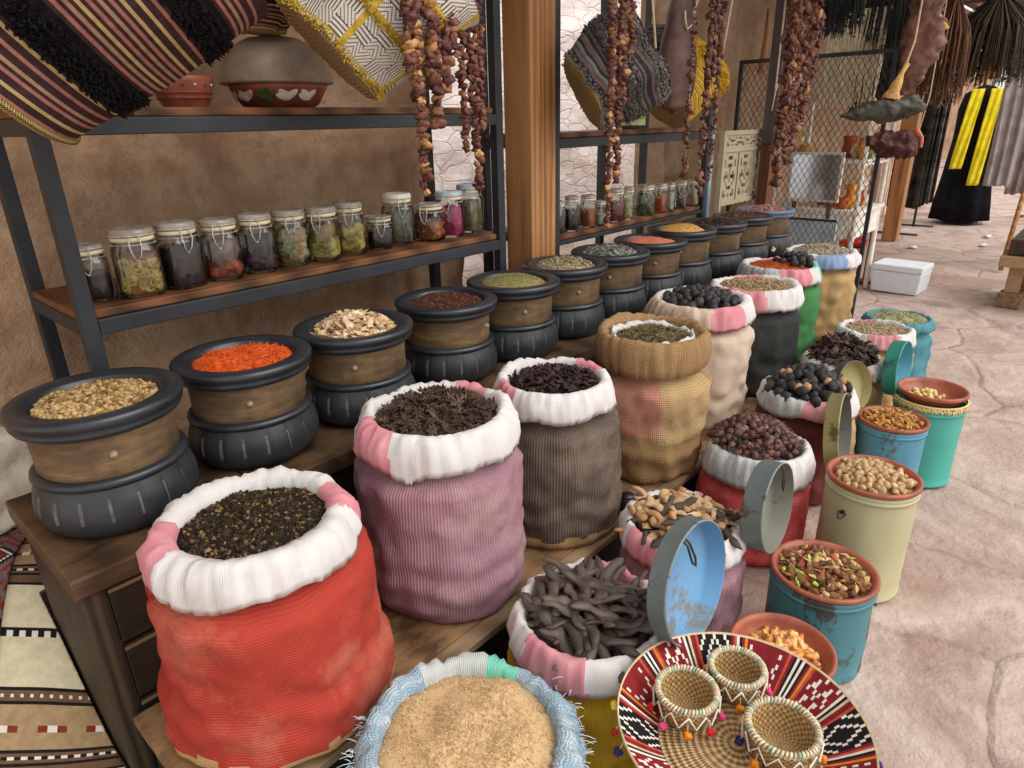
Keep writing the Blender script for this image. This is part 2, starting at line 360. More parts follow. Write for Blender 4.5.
# ------------------------------------------------------------------ setting
def struct(mb, name, mat, bev=0):
    o = mb.build(name, mat); o['kind'] = 'structure'
    if bev: bevel(o, bev)
    return o
def rough_plane(fn, nu, nv, amp, sc, axis):
    def g(u, v):
        p = Vector(fn(u, v)); n = noise.fractal(p*sc, .8, 2.0, 5)
        return p+Vector(axis)*(n*amp)
    return g
fl = MB().grid(rough_plane(lambda u, v: (-3+43*u**1.6, -6+14*v, 0), 150, 120, .012, 1.3, (0, 0, 1)), 150, 120)
for i, p in enumerate(fl.v): fl.v[i] = (p[0], p[1], min(p[2], .006)-.006)
struct(fl, 'floor', M['floor'])
def slab_wall(name, x0, x1, y, z0, z1, mat, thick=.25, amp=.035, edge=None, nu=90, nv=60, sc=1.6):
    """earth or stone wall facing the stall, with real relief and thickness"""
    mb = MB()
    def fn(u, v):
        z = z0+(z1-z0)*v; xe = x1+(edge(z) if edge else 0); x = x0+(xe-x0)*u
        return (x, y, z)
    g = rough_plane(fn, nu, nv, amp, sc, (0, -1, 0)); mb.grid(g, nu, nv)
    mb.grid(lambda u, v: (fn(1-u, v)[0], y+thick, fn(1-u, v)[2]), nu, nv)
    n1 = (nu+1)*(nv+1)
    for j in range(nv):
        a = j*(nu+1)+nu; b = a+nu+1; c2 = n1+j*(nu+1); d2 = c2+nu+1
        mb.f.append([a, c2, d2, b]); mb.mi.append(0); mb.sm.append(False); mb.uv.append(None)
        a = j*(nu+1); b = a+nu+1; c2 = n1+j*(nu+1)+nu; d2 = c2+nu+1
        mb.f.append([a, b, d2, c2]); mb.mi.append(0); mb.sm.append(False); mb.uv.append(None)
    return struct(mb, name, mat)
slab_wall('wall_back', -2.5, 2.24, 2.56, -.02, 2.9, M['earth_pale'], edge=lambda z: (.0 if z > 1.02 else .19)+.03*noise.noise(Vector((z*6, 3, 1))), nu=110, nv=80)
slab_wall('wall_courtyard', 1.0, 13, 5.0, -.02, 3.3, M['stone'], amp=.05, sc=2.6, nu=160, nv=60)
slab_wall('wall_right_bay', 4.75, 9.9, 2.72, -.02, 2.9, M['earth'], amp=.05)
slab_wall('wall_far', 13.3, 36, 5.2, -.02, 3.4, M['earth'], amp=.08)
# roof on posts: unseen cane ceiling, added and cut back to shape the light, and beams
ce = MB().bb(-2.6, 10.2, 1.62, 2.95, 2.86, 2.94); struct(ce, 'ceiling', M['thatch'])
bm_ = MB().bb(-2.6, 10.2, 1.70, 1.80, 2.40, 2.52); struct(bm_, 'trim_1', M['post_dark'], .01); struct(MB().bb(-2.6, 10.2, 2.56, 2.68, 2.74, 2.859), 'trim_10', M['post_dark'], .01)
bm_ = MB().bb(-2.6, 10.2, .95, 1.05, 2.40, 2.52); struct(bm_, 'trim_2', M['post_dark'], .01)
for k_, x_ in enumerate((-1.2, 2.31, 5.02)): struct(MB().bb(x_, x_+.09, .9, 2.5, 2.521, 2.61), 'trim_%d' % (13+k_), M['post_dark'], .006)
struct(MB().bb(2.27, 2.44, 1.93, 2.085, 0, 2.855), 'trim_3', M['post_wood'], .008)
M['post_shaded'] = m_wood('post_shaded', (74, 60, 60), (104, 88, 86), (6, 6, .4), .6, 2, 2.2)  # upper part of one brown post, its purplish shadow put into the colour
struct(MB().bb(5.0, 5.13, 1.98, 2.07, 1.32, 2.855), 'trim_4', M['post_shaded'], .008)
struct(MB().bb(5.0, 5.125, 1.985, 2.065, 0, 1.32), 'trim_5', m_wood('post_red_brown', (84, 48, 32), (136, 88, 62), (6, 6, .4), .6, 2, 2.2), .006)
struct(MB().bb(9.52, 9.69, 2.06, 2.23, 0, 2.855), 'trim_6', M['post_wood'], .01)

# ------------------------------------------------------------------ steel shelf units
def shelf_unit(label, x0, x1, levels, extra=(), ztop=2.3, thin=False):
    t = thing('shelf_unit', label, 'shelf', ((x0+x1)/2, 2.18, 0))
    ox, oy = (x0+x1)/2, 2.18; w = .04
    def part(name, mb, mat, b=.003): return bevel(mb.build(name, mat, t), b)
    for x in (x0, x1-w):
        for y in (1.95, 2.385):
            part('post', MB().bb(x-ox, x+w-ox, y-oy, y+w-oy, 0, ztop), M['steel'])
    for x in extra: part('post', MB().bb(x-ox, x+w-ox, 2.385-oy, 2.425-oy, 0, ztop), M['steel'])
    for z in levels:
        rh = .020 if thin and z < 1.2 else .042
        for y in (1.95, 2.385): part('rail', MB().bb(x0+w-ox+.0005, x1-w-ox-.0005, y-oy, y+w-oy, z, z+rh), M['steel'])
        for x in (x0, x1-w): part('rail', MB().bb(x-ox, x+w-ox, 1.9905-oy, 2.3845-oy, z, z+rh), M['steel'])
        part('shelf_board', MB().bb(x0+.002-ox, x1-.002-ox, 1.992-oy, 2.383-oy, z+rh+.0005, z+rh+.024), M['shelf_wood'], .004)
        part('shelf_board', MB().bb(x0+w+.002-ox, x1-w-.002-ox, 1.966-oy, 1.9915-oy, z+rh+.0005, z+rh+.024), M['shelf_wood'], .004)
    return t
shelf_unit('black steel and wood shelf unit left of the thick wooden post', .478, 2.12, (1.0, 1.497))
shelf_unit('black steel and wood shelf unit right of the thick wooden post', 2.455, 3.97, (.957, 1.392), extra=(3.46,), thin=True)

# ------------------------------------------------------------------ bench, drawers and step
def box_thing(name, label, cat, x0, x1, y0, y1): return thing(name, label, cat, ((x0+x1)/2, (y0+y1)/2, 0))
ch = box_thing('drawer_chest', 'dark worn wooden drawer chest under the leftmost black pot', 'chest', .205, .66, 1.42, 1.92)
ox, oy = ch.location.x, ch.location.y
def lb(x0, x1, y0, y1, z0, z1): return MB().bb(x0-ox, x1-ox, y0-oy, y1-oy, z0, z1)
bevel(lb(.205, .66, 1.42, 1.92, .60, .65).build('chest_top', M['bench'], ch), .005)
bevel(lb(.222, .65, 1.45, 1.90, .0, .5995).build('carcass', M['bench_side'], ch), .004)
bevel(lb(.214, .262, 1.432, 1.4495, .0, .5995).build('corner_stile', M['bench_side'], ch), .004)
for z0, z1 in ((.445, .592), (.285, .435), (.02, .275)):
    d = bevel(lb(.268, .645, 1.434, 1.4495, z0, z1).build('drawer', M['drawer'], ch), .004)
    lb(.268, .645, 1.4325, 1.4338, z1-.012, z1-.003).build('drawer_edge', M['step_edge'], d)
    kn = MB(); kn.lathe([(0, 0), (.012, 0), (.012, .01), (.018, .018), (.014, .028), (0, .03)], 16, rot=axrot((0, -1, 0)), c=(.456-ox, 1.434-oy, (z0+z1)/2)); kn.build('knob', M['bench'], d)
be = box_thing('long_bench', 'long dark wooden bench under the row of black pots', 'bench', .665, 4.86, 1.475, 1.93)
ox, oy = be.location.x, be.location.y
for y0, y1 in ((1.475, 1.70), (1.702, 1.93)): bevel(lb(.665, 4.86, y0, y1, .60, .65).build('bench_plank', M['bench'], be), .005)
bevel(lb(.68, 4.84, 1.50, 1.525, .0, .5995).build('front_panel', M['drawer'], be), .004)
for x in (.68, 2.05, 3.45, 4.80): bevel(lb(x, x+.04, 1.526, 1.90, 0, .5995).build('bench_support', M['bench_side'], be), .004)
st = box_thing('low_step', 'low worn wooden step carrying the tall sacks, in front of the bench', 'platform', .24, 4.55, .986, 1.418)
ox, oy = st.location.x, st.location.y
bevel(lb(.24, 4.55, 1.035, 1.418, .235, .26).build('step_plank', M['step'], st), .004)
bevel(lb(.24, 4.55, .986, 1.034, .232, .258).build('edge_strip', M['step_edge'], st), .004)
bevel(lb(.25, 4.54, 1.02, 1.045, .0, .2315).build('riser', M['drawer'], st), .004)
for x in (.25, 1.3, 2.2, 3.3, 4.46): bevel(lb(x, x+.06, 1.0, 1.0195, 0, .2315).build('riser_stile', M['step'], st), .003)
for x in (.26, 2.3, 4.48): bevel(lb(x, x+.05, 1.046, 1.41, 0, .2345).build('step_support', M['bench_side'], st), .004)

# ------------------------------------------------------------------ grain helpers
def dome(r, h, n=40, rings=7, seed=0, amp=.006, top=None):
    """soft heap surface, a closed mesh: h above its rim, small skirt below"""
    prof = [(0, h)]+[(r*k/rings, h*(1-(k/rings)**2)) for k in range(1, rings+1)]+[(r*.98, -.03), (0, -.03)]
    def fn(t, i, rr, z):
        if i == 0 or i > rings: return rr, z
        return rr, z+amp*noise.noise(Vector((math.cos(t)*rr*14, math.sin(t)*rr*14, seed)))
    mb = MB(); mb.lathe(list(reversed(prof)), n, fn=lambda t, i, rr, z: fn(t, len(prof)-1-i, rr, z)); return mb
def heap_pts(n, r, h, rr, pw=.5):
    for k in range(n):
        q = r*(rr.random()**pw); a = rr.uniform(0, 2*PI); yield q*math.cos(a), q*math.sin(a), h*(1-(q/r)**2)
def heap(name, label, cat, loc, r, h, n, kind, size, mat, seed=1, amp=.006, group=None, spec=None):
    rr = random.Random(seed); mb = dome(r, h, seed=seed, amp=amp)
    for x, y, z in heap_pts(n, r*.97, h, rr):
        z += amp*noise.noise(Vector((x*14, y*14, seed))); s = size*rr.uniform(.6, 1.3); rt = rmat(rr)
        if kind == 'seed': mb.blob((x, y, z+s*.3), s, (1, .85, .8), rt, nu=6, nv=4)
        elif kind == 'chunk': mb.octa((x, y, z+s*.25), (s, s*.8, s*.7), rt, jit=.35, rr=rr)
        elif kind == 'shred':
            rt = Matrix.Rotation(rr.uniform(0, 2*PI), 3, 'Z') @ Matrix.Rotation(rr.uniform(-.5, .5), 3, 'Y'); mb.octa((x, y, z+size*.12), (s*1.6, s*.22, s*.2), rt, jit=.2, rr=rr)
        elif kind == 'leaf':
            rt = Matrix.Rotation(rr.uniform(0, 2*PI), 3, 'Z') @ Matrix.Rotation(rr.uniform(-.8, .8), 3, 'Y') @ Matrix.Rotation(rr.uniform(-.6, .6), 3, 'X'); mb.octa((x, y, z+size*.2), (s*1.3, s*.6, s*.15), rt, jit=.3, rr=rr)
    o = mb.build(name, mat, loc=loc); return tag(o, label, cat, group, 'stuff')

# single pieces: prototypes made once, copies of objects afterwards
PROTO = {}
def pieces(name, meshes, mat, spots, label, cat, group):
    """one object per piece; meshes: list of MB; spots: (loc, euler, scale)"""
    protos = []
    for i, (loc, rot, sc) in enumerate(spots):
        k = i % len(meshes)
        if i < len(meshes): o = meshes[k].build(name, mat); protos.append(o)
        else: o = protos[k].copy(); C.objects.link(o)
        o.location = loc; o.rotation_euler = rot; o.scale = (sc, sc, sc); tag(o, label, cat, group)
def pile_spots(n, c, r, h, rr, size, layers=2, flat=.5, up=0, smin=.8, smax=1.2):
    out = []; ga = 2.39996
    for L in range(layers):
        m2 = int(n*(.55 if L == layers-1 else .45/max(1, layers-1)))
        for k in range(m2):
            q = r*math.sqrt((k+.5)/m2)*rr.uniform(.93, 1.04); a = k*ga+L*1.3+rr.uniform(-.25, .25)
            z = h*(1-(q/r)**2)-(layers-1-L)*size*.75+rr.uniform(-.15, .15)*size+up
            out.append(((c[0]+q*math.cos(a), c[1]+q*math.sin(a), c[2]+z), (rr.uniform(-flat, flat), rr.uniform(-flat, flat), rr.uniform(0, 2*PI)), rr.uniform(smin, smax)))
    rr.shuffle(out); return out

# ------------------------------------------------------------------ the twelve black pots
def pot_meshes(seed):
    def ridge(t, i, r, z):
        g = 0
        if .012 < z < .115:
            q = (t*18/(2*PI)) % 1; g = -.004*math.exp(-((q-.525)/.06)**2)*min(1, (z-.012)/.02, (.115-z)/.02)
        return r+g+.0015*noise.noise(Vector((math.cos(t)*3, math.sin(t)*3, z*20+seed))), z
    base = MB().lathe([(0, 0), (.135, 0), (.15, .006), (.166, .025), (.175, .052), (.1745, .065), (.174, .075), (.171, .09), (.166, .105), (.158, .126)], 180, fn=ridge, mfn=lambda j, i: 1 if j % 10 == 4 and 4 <= i <= 7 and (j*7 % 5) else 0)
    ring = MB().lathe([(.150, .124), (.161, .126), (.166, .133), (.164, .142), (.157, .147), (.146, .146)], 64)
    band = MB().lathe([(.146, .144), (.149, .150), (.149, .19), (.150, .225), (.151, .247)], 64)
    rim = MB().lathe([(.148, .243), (.160, .245), (.172, .252), (.177, .262), (.172, .268), (.180, .274), (.183, .285), (.180, .293), (.172, .297), (.14, .294), (.134, .288), (.131, .262), (0, .262)], 72)
    stud = MB().lathe([(0, .012), (.006, .010), (.009, .004), (.009, -.004)], 12, rot=axrot((1, 0, 0)), c=(.149, 0, .2))
    return base, ring, band, rim, stud
POTS = [(.397, 1.657, .299), (.772, 1.700, .285), (1.131, 1.69, .288), (1.542, 1.715, .284), (1.88, 1.697, .293), (2.229, 1.715, .298), (2.585, 1.725, .299), (2.955, 1.735, .30), (3.275, 1.735, .315), (3.67, 1.74, .303), (4.06, 1.745, .297), (4.43, 1.75, .30)]
PL = ['large black pot of tan seeds at the left end of the bench', 'black pot filled with bright orange shreds', 'black pot heaped with pale wood chips', 'black pot filled with dark red-brown granules',
      'black pot filled with olive green crushed herb, left of the thick wooden post', 'black pot heaped with grey-tan dried leaves in front of the thick wooden post', 'black pot filled with silvery grey dried leaves', 'black pot filled with salmon orange powder',
      'black pot heaped with golden tan powder', 'black pot of dark brown bits next to the golden powder pot', 'black pot of dark brown pods, second last of the row', 'blue-rimmed black pot of pinkish pieces at the far end of the row']
M['pot_rim_blue'] = m_plain('pot_rim_blue', (96, 110, 134), .4, .2, 9, .15, .002, .5)
p0 = thing('spice_pot', PL[0], 'pot', (0, 0, .65), 0, 'black pots in a row on the bench')
pm = pot_meshes(1)
pb = pm[0].build('base', [M['pot_black'], M['pot_scratch']], p0); pm[1].build('ring', M['pot_rim'], p0); pd = pm[2].build('band', M['pot_band'], p0); pm[3].build('rim', M['pot_rim'], p0); pm[4].build('stud', M['stud'], pd)
STUDS = {0: (107, 457), 1: (246, 402), 2: (353, 364), 3: (485, 328), 4: (524, 312), 5: (578, 290), 7: (655, 264), 9: (707, 251), 11: (766, 225)}
for i, (x, y, h) in enumerate(POTS):
    o = p0 if i == 0 else dup(p0, label=PL[i])
    o.location = (x, y, .65); s = h/.297; o.scale = (1, 1, s)
    tx, ty = STUDS.get(i, (None, None))
    a = math.atan2(-y, -x)
    if tx is not None:
        cx, _ = proj((x, y, .85)); e = (tx-cx)*depth((x, y, .85))/FPX/.15; a += math.asin(max(-.95, min(.95, e)))
    o.rotation_euler = (0, 0, a)
    if i == 11:
        for c in o.children:
            if c.name.startswith('rim'): c.data = c.data.copy(); c.data.materials[0] = M['pot_rim_blue']; c['label'] = 'worn blue-grey rim'
def potz(i): return .65+.283*POTS[i][2]/.297
I = m_island
def pheap(i, name, label, cat, h, n, kind, size, cols, amp=.006, rough=.8, r=.128):
    x, y, _ = POTS[i]; return heap(name, label, cat, (x, y, potz(i)-.004), r, h, n, kind, size, I(name+'_mat', cols, rough), 20+i, amp)
pheap(0, 'tan_seeds', 'tan and brown rounded seeds filling the leftmost black pot', 'seeds', .012, 900, 'seed', .0068, [(120, 92, 56), (176, 142, 92), (204, 172, 118), (90, 66, 40)])
pheap(1, 'orange_shreds', 'bright orange shredded spice in the second black pot', 'spice', .014, 1300, 'shred', .009, [(196, 78, 30), (226, 104, 42), (206, 88, 34), (170, 60, 24)])
pheap(3, 'red_brown_granules', 'dark red-brown granules level in a black pot', 'spice', .012, 1400, 'chunk', .0055, [(66, 38, 28), (96, 58, 44), (48, 28, 22), (128, 84, 62)])
pheap(4, 'crushed_herb', 'olive green crushed dried herb in a black pot', 'herb', .03, 1500, 'shred', .005, [(124, 116, 70), (150, 140, 92), (104, 98, 56)])
pheap(5, 'dried_leaves', 'grey-tan dried leaves heaped in the pot by the wooden post', 'herb', .035, 900, 'leaf', .008, [(150, 134, 104), (176, 160, 128), (116, 102, 78), (196, 182, 150)], r=.132)
pheap(6, 'silver_leaves', 'silvery grey-green dried leaves in a black pot', 'herb', .03, 800, 'leaf', .011, [(120, 122, 112), (152, 152, 140), (84, 86, 80), (176, 176, 164)])
pheap(7, 'orange_powder', 'salmon orange powder heaped in a black pot', 'spice', .022, 500, 'chunk', .003, [(202, 120, 88), (214, 134, 100)], .008)
pheap(8, 'golden_powder', 'golden tan powder heaped in a black pot', 'spice', .036, 700, 'chunk', .0035, [(190, 146, 78), (206, 162, 92), (170, 128, 66)], .008)
pheap(9, 'dark_bits', 'dark brown dried bits in the third black pot from the far end', 'spice', .02, 500, 'chunk', .012, [(60, 44, 38), (84, 62, 52), (44, 32, 28)])
pheap(10, 'brown_pods', 'dark brown small pods in the second black pot from the far end', 'spice', .022, 420, 'chunk', .013, [(86, 60, 50), (110, 80, 66), (60, 42, 36)])
pheap(11, 'pink_pieces', 'pinkish dried pieces in the blue-rimmed pot', 'spice', .026, 380, 'chunk', .013, [(160, 106, 98), (186, 134, 122), (126, 78, 72)])
rr = random.Random(5)
chips = []
for k in range(4):
    mb = MB(); mb.octa((0, 0, 0), (.022, .012, .006), Matrix.Identity(3), jit=.35, rr=rr); mb.octa((.006, .003, .001), (.014, .010, .006), rmat(rr), jit=.3, rr=rr); chips.append(mb)
M['chip'] = m_piece('pale_wood_chip', [(206, 176, 138), (226, 200, 164), (190, 152, 110), (236, 214, 184)], .75, .2, 60, .3, (150, 110, 80))
x, y, _ = POTS[2]
pieces('wood_chip', chips, M['chip'], pile_spots(190, (x, y, potz(2)-.004), .125, .045, rr, .014, 2, .6), 'small pale wood chip heaped in the third black pot', 'wood chip', 'pale wood chips in a black pot')
heap('chip_bed', 'pale crumbs under the wood chips in the third black pot', 'spice', (x, y, potz(2)-.014), .128, .03, 200, 'chunk', .007, I('chip_bed_mat', [(190, 156, 116), (214, 184, 146)]), 77)
# ------------------------------------------------------------------ glass jars with preserves
M['lid_pale'] = m_plain('pale_lid', (222, 218, 206), .4, .05, 20, .05, .001, .5)
M['lid_blueish'] = m_plain('bluish_glass_lid', (170, 184, 196), .2, .1, 20, .05, .001, .6)
def pm_(name, c, var=.3, sc=30, rough=.45): return m_plain('preserve_'+name, c, rough, var, sc, .3, .004, .4)
def jar(xl, xr, yt, yb, zb, label, fill, cont, style='clear', sup=3.2, ymax=2.36):
    """flip-top jar measured on its board: width, top and foot; cont = (name, label, core colour, bits)"""
    ln = (545-(xl+xr)/2)/1800*(yb-yt); wd = xr-xl-abs(ln); pf = onz((xl+xr)/2+ln/2, yb, zb); r = wd/2*depth(pf)/FPX*.97
    d = Vector((pf.x, pf.y, 0)).normalized(); c = pf+d*r*.95
    y_ = max(1.972+r, min(c.y, ymax-r)); c.x *= y_/c.y; c.y = y_; h = .05
    while h < .32 and proj((c.x+d.x*r*.5, c.y+d.y*r*.5, zb+h))[1] > yt: h += .002
    a = math.atan2(-c.y, -c.x)+R.uniform(-.5, .5)
    t = thing('preserve_jar', label, 'jar', (c.x, c.y, zb+.0005), a, 'glass jars of preserves on the shelves')
    nk = h*.78; rn = r*.86
    prof = [(0, .003), (r*.85, 0), (r*.96, .006), (r, .016), (r, nk*.8), (r*.97, nk*.9), (rn, nk*.98), (rn, nk+.006)]
    MB().lathe(prof, 40, fn=lambda q, i, rr_, z: (rr_, z), sup=sup if style != 'round' else 2.0, a0=.0).build('glass_body', M['glass'], t)
    gz = nk+.006; k2 = {'clear': M['lid_glass'], 'pale': M['lid_pale'], 'blue': M['lid_blueish'], 'round': M['lid_glass']}[style]
    MB().lathe([(0, gz), (rn*1.02, gz), (rn*1.06, gz+.003), (rn*1.06, gz+.011), (rn*.98, gz+.012), (0, gz+.012)], 36).build('gasket', M['gasket'], t)
    zt = gz+.012
    MB().lathe([(0, zt), (rn*1.04, zt), (rn*1.1, zt+.004), (rn*1.1, h-.010), (rn*1.02, h-.003), (rn*.8, h-.001), (rn*.72, h-.005), (0, h-.006)], 40).build('lid', k2, t)
    w = MB(); wr = max(.0016, r*.026)
    w.tube([(rn*1.09*math.cos(q), rn*1.09*math.sin(q), gz-.008) for q in [2*PI*k/28 for k in range(29)]], wr, 6)
    w.tube([(rn*1.13*math.cos(q), rn*1.13*math.sin(q), zt+.005) for q in [2*PI*k/28 for k in range(29)]], wr, 6)
    for s in (-1, 1): w.tube([(rn*1.1, s*.012, zt+.006), (rn*1.28, s*.015, gz-.01), (rn*1.22, s*.010, gz-.035), (rn*1.14, s*.004, gz-.048)], wr*1.1, 6)
    w.tube([(rn*1.14, -.004, gz-.048), (rn*1.16, 0, gz-.052), (rn*1.14, .004, gz-.048)], wr*1.1, 6)
    w.tube([(-rn*1.13, -.012, zt+.004), (-rn*1.22, -.012, gz), (-rn*1.22, .012, gz), (-rn*1.13, .012, zt+.004)], wr, 6)
    w.build('wire_clasp', M['wire'], t)
    name, lab, core, bits = cont; ri = r-.005; zf = nk*fill
    mats = [core]; cm = MB(); rc = ri-(bits[1]*.85 if bits else 0)
    cprof = [(0, .006), (rc*.9, .006), (rc*.985, .016), (rc*.985, min(zf, nk*.8)), (rc*.95, zf), (0, zf+.001)]
    cm.lathe(cprof, 36, sup=sup if style != 'round' else 2.0)
    if bits:
        kind, size, mat, z0, z1, n = bits; mats.append(mat); rr = random.Random(int(xl*7))
        for k in range(n):
            q = rr.uniform(0, 2*PI); ct, st_ = math.cos(q), math.sin(q); e = sup if style != 'round' else 2.0
            rad = ri*((abs(ct)**e+abs(st_)**e)**(-1/e)); s = size*rr.uniform(.8, 1.15); z = rr.uniform(z0*zf+s, z1*zf-s*.5); rad -= s*.95
            p = Vector((rad*ct, rad*st_, max(z, .012+s)))
            if kind == 'ball': cm.blob(p, s, (1, .9, .9), rmat(rr), 1, 0, 8, 6)
            elif kind == 'chunk': cm.blob(p, s, (1.2, .8, 1), rmat(rr), 1, .5, 8, 6, k)
            elif kind == 'ring':
                t1 = Matrix.Rotation(q, 3, 'Z') @ Matrix.Rotation(PI/2+rr.uniform(-.5, .5), 3, 'Y')
                cm.tube([p+t1 @ Vector((s*math.cos(u), s*math.sin(u), 0)) for u in [2*PI*j/10 for j in range(11)]], s*.36, 5, 1, cap=False)
            elif kind == 'stick': cm.tube([p+Vector((0, 0, -s*2.2)) if z > s*2.6 else p, p+Vector((rr.uniform(-.3, .3)*s, rr.uniform(-.3, .3)*s, s*1.2))], s*.5, 6, 1)
    o = cm.build(name, mats, loc=(c.x, c.y, zb+.001), rot=(0, 0, a)); tag(o, lab, 'preserves', None, 'stuff')
ZB1, ZB2 = 1.0665, 1.0015
def pc(n, c, **k):
    key = 'pc_'+n
    if key not in M: M[key] = pm_(n, c, **k)
    return M[key]
dk = pc('darkbrown', (40, 26, 26)); plum = pc('plum', (58, 40, 42)); amber = pc('amber', (150, 96, 48))
jar(62, 117, 243, 303, ZB1, 'short jar of near-black preserve behind the left shelf post', .62, ('dark_preserve', 'near-black preserve in the short jar behind the left post', dk, None))
jar(107, 168, 226, 298, ZB1, 'square jar of sliced yellow rings, beside the left shelf post', .78, ('pickled_rings', 'yellow sliced rings in amber liquid', amber, ('ring', .0125, pc('ring', (222, 178, 106)), .08, .9, 110)))
jar(153, 208, 220, 289, ZB1, 'square jar of plain dark plum liquid', .80, ('plum_preserve', 'dark plum liquid filling a square jar', plum, None))
jar(197, 246, 217, 281, ZB1, 'square jar with orange-red chunks at its bottom', .82, ('red_chunks', 'orange-red chunks under cloudy brown liquid', pc('cloudy', (118, 96, 88)), ('chunk', .016, pc('orangered', (182, 92, 62)), .0, .45, 60)))
jar(235, 280, 212, 274, ZB1, 'square jar of blackish purple preserve', .80, ('purple_preserve', 'blackish purple pickles in a square jar', pc('blackpurple', (38, 28, 40)), ('chunk', .016, pc('violet', (86, 58, 82)), .1, .55, 26)))
jar(269, 312, 208, 267, ZB1, 'square jar of mixed green and orange vegetables', .84, ('mixed_pickles', 'green and orange vegetable pieces in brine', pc('brine', (128, 124, 92)), ('chunk', .017, m_island('veg_mix', [(120, 140, 84), (206, 122, 72), (150, 170, 120), (196, 190, 150)], .45), 0, 1, 110)))
jar(303, 343, 205, 262, ZB1, 'square jar of small green olives', .86, ('green_olives', 'small green olives below amber brine', pc('olivebrine', (136, 108, 52)), ('ball', .0095, pc('olive', (186, 172, 104)), 0, .62, 240)))
jar(331, 368, 201, 256, ZB1, 'square jar of yellow peppers', .78, ('yellow_peppers', 'yellow peppers in brine', pc('pepperbrine', (124, 104, 54)), ('chunk', .014, pc('pepper', (204, 172, 84)), .1, .95, 80)))
jar(364, 395, 215, 250, ZB1, 'small squat jar of black preserve', .7, ('black_preserve', 'black preserve in the small squat jar', dk, None))
jar(380, 416, 192, 245, ZB1, 'tall pale-lidded jar of greyish green pickles', .78, ('grey_pickles', 'greyish green stalks in the tall jar', pc('greygreen', (98, 94, 76)), ('stick', .012, pc('stalk', (128, 124, 100)), .1, .95, 34)), 'pale')
jar(414, 446, 202, 242, ZB1, 'squat jar of orange-brown preserve behind the hanging fruit string', .66, ('orange_preserve', 'orange-brown shredded preserve', pc('orangebrown', (150, 84, 52)), ('chunk', .012, pc('orangebit', (186, 112, 70)), .1, .95, 36)))
jar(433, 466, 190, 238, ZB1, 'jar of vivid pink pickled turnip', .85, ('pink_pickles', 'vivid pink pickled turnip sticks', pc('pinkp', (176, 40, 92)), ('stick', .012, pc('pinkq', (206, 62, 116)), .1, .98, 40)), 'blue')
jar(455, 484, 183, 233, ZB1, 'tall pale-green jar at the right end of the left shelf', .84, ('pale_pickles', 'pale green pickles in the tall end jar', pc('palegreen', (134, 128, 92)), ('stick', .012, pc('palegreen2', (176, 168, 132)), .1, .95, 34)), 'blue')
# right bay
jar(547, 566, 200, 240, ZB2, 'jar of brown preserve half hidden by the thick wooden post', .7, ('brown_preserve', 'brown preserve half hidden by the wooden post', pc('brn', (92, 62, 48)), None))
jar(563, 580, 195, 238, ZB2, 'narrow jar of nearly black syrup right of the wooden post', .8, ('black_syrup', 'nearly black syrup in a narrow jar', dk, None))
jar(579, 597, 194, 233, ZB2, 'narrow jar of orange-brown paste on the right shelf', .72, ('orange_paste', 'orange-brown paste in a narrow jar', pc('paste', (170, 98, 54)), None))
jar(594, 607, 200, 230, ZB2, 'small jar of pale green liquid on the right shelf', .6, ('pale_green_liquid', 'pale green liquid in the small jar', pc('pg', (150, 166, 140)), None))
jar(605, 625, 188, 227, ZB2, 'jar of deep red sauce behind a hanging fruit string', .78, ('red_sauce', 'deep red sauce in a jar', pc('redsauce', (130, 38, 26)), None))
jar(622, 635, 186, 222, ZB2, 'narrow jar of pale yellow cubes', .82, ('yellow_cubes', 'pale yellow cubes in a narrow jar', pc('ycube', (186, 166, 110)), ('chunk', .012, pc('ycube2', (222, 206, 156)), 0, 1, 30)))
jar(634, 656, 184, 219, ZB2, 'wide jar of dark green leaves on the right shelf', .8, ('green_leaves', 'dark green leaves in a wide jar', pc('dgreen', (84, 90, 56)), ('chunk', .014, pc('dgreen2', (110, 116, 76)), 0, 1, 30)))
jar(653, 668, 183, 215, ZB2, 'jar of orange-red pickles on the right shelf', .8, ('orange_red_pickles', 'orange-red pickles in a jar', pc('ored', (206, 92, 60)), None))
jar(665, 676, 182, 212, ZB2, 'narrow jar of cream coloured pickles on the right shelf', .8, ('cream_pickles', 'cream coloured pickles in a narrow jar', pc('creamp', (214, 196, 170)), None))
jar(674, 688, 180, 210, ZB2, 'jar of dark mottled pods on the right shelf', .8, ('mottled_pods', 'dark mottled pods in a jar', pc('mott', (84, 52, 46)), ('ball', .010, pc('mott2', (150, 116, 100)), .2, 1, 26)))
jar(686, 701, 178, 208, ZB2, 'jar of beige pickles at the far end of the right shelf', .8, ('beige_pickles', 'beige pickles in the last jar of the right shelf', pc('beigep', (190, 168, 140)), None))

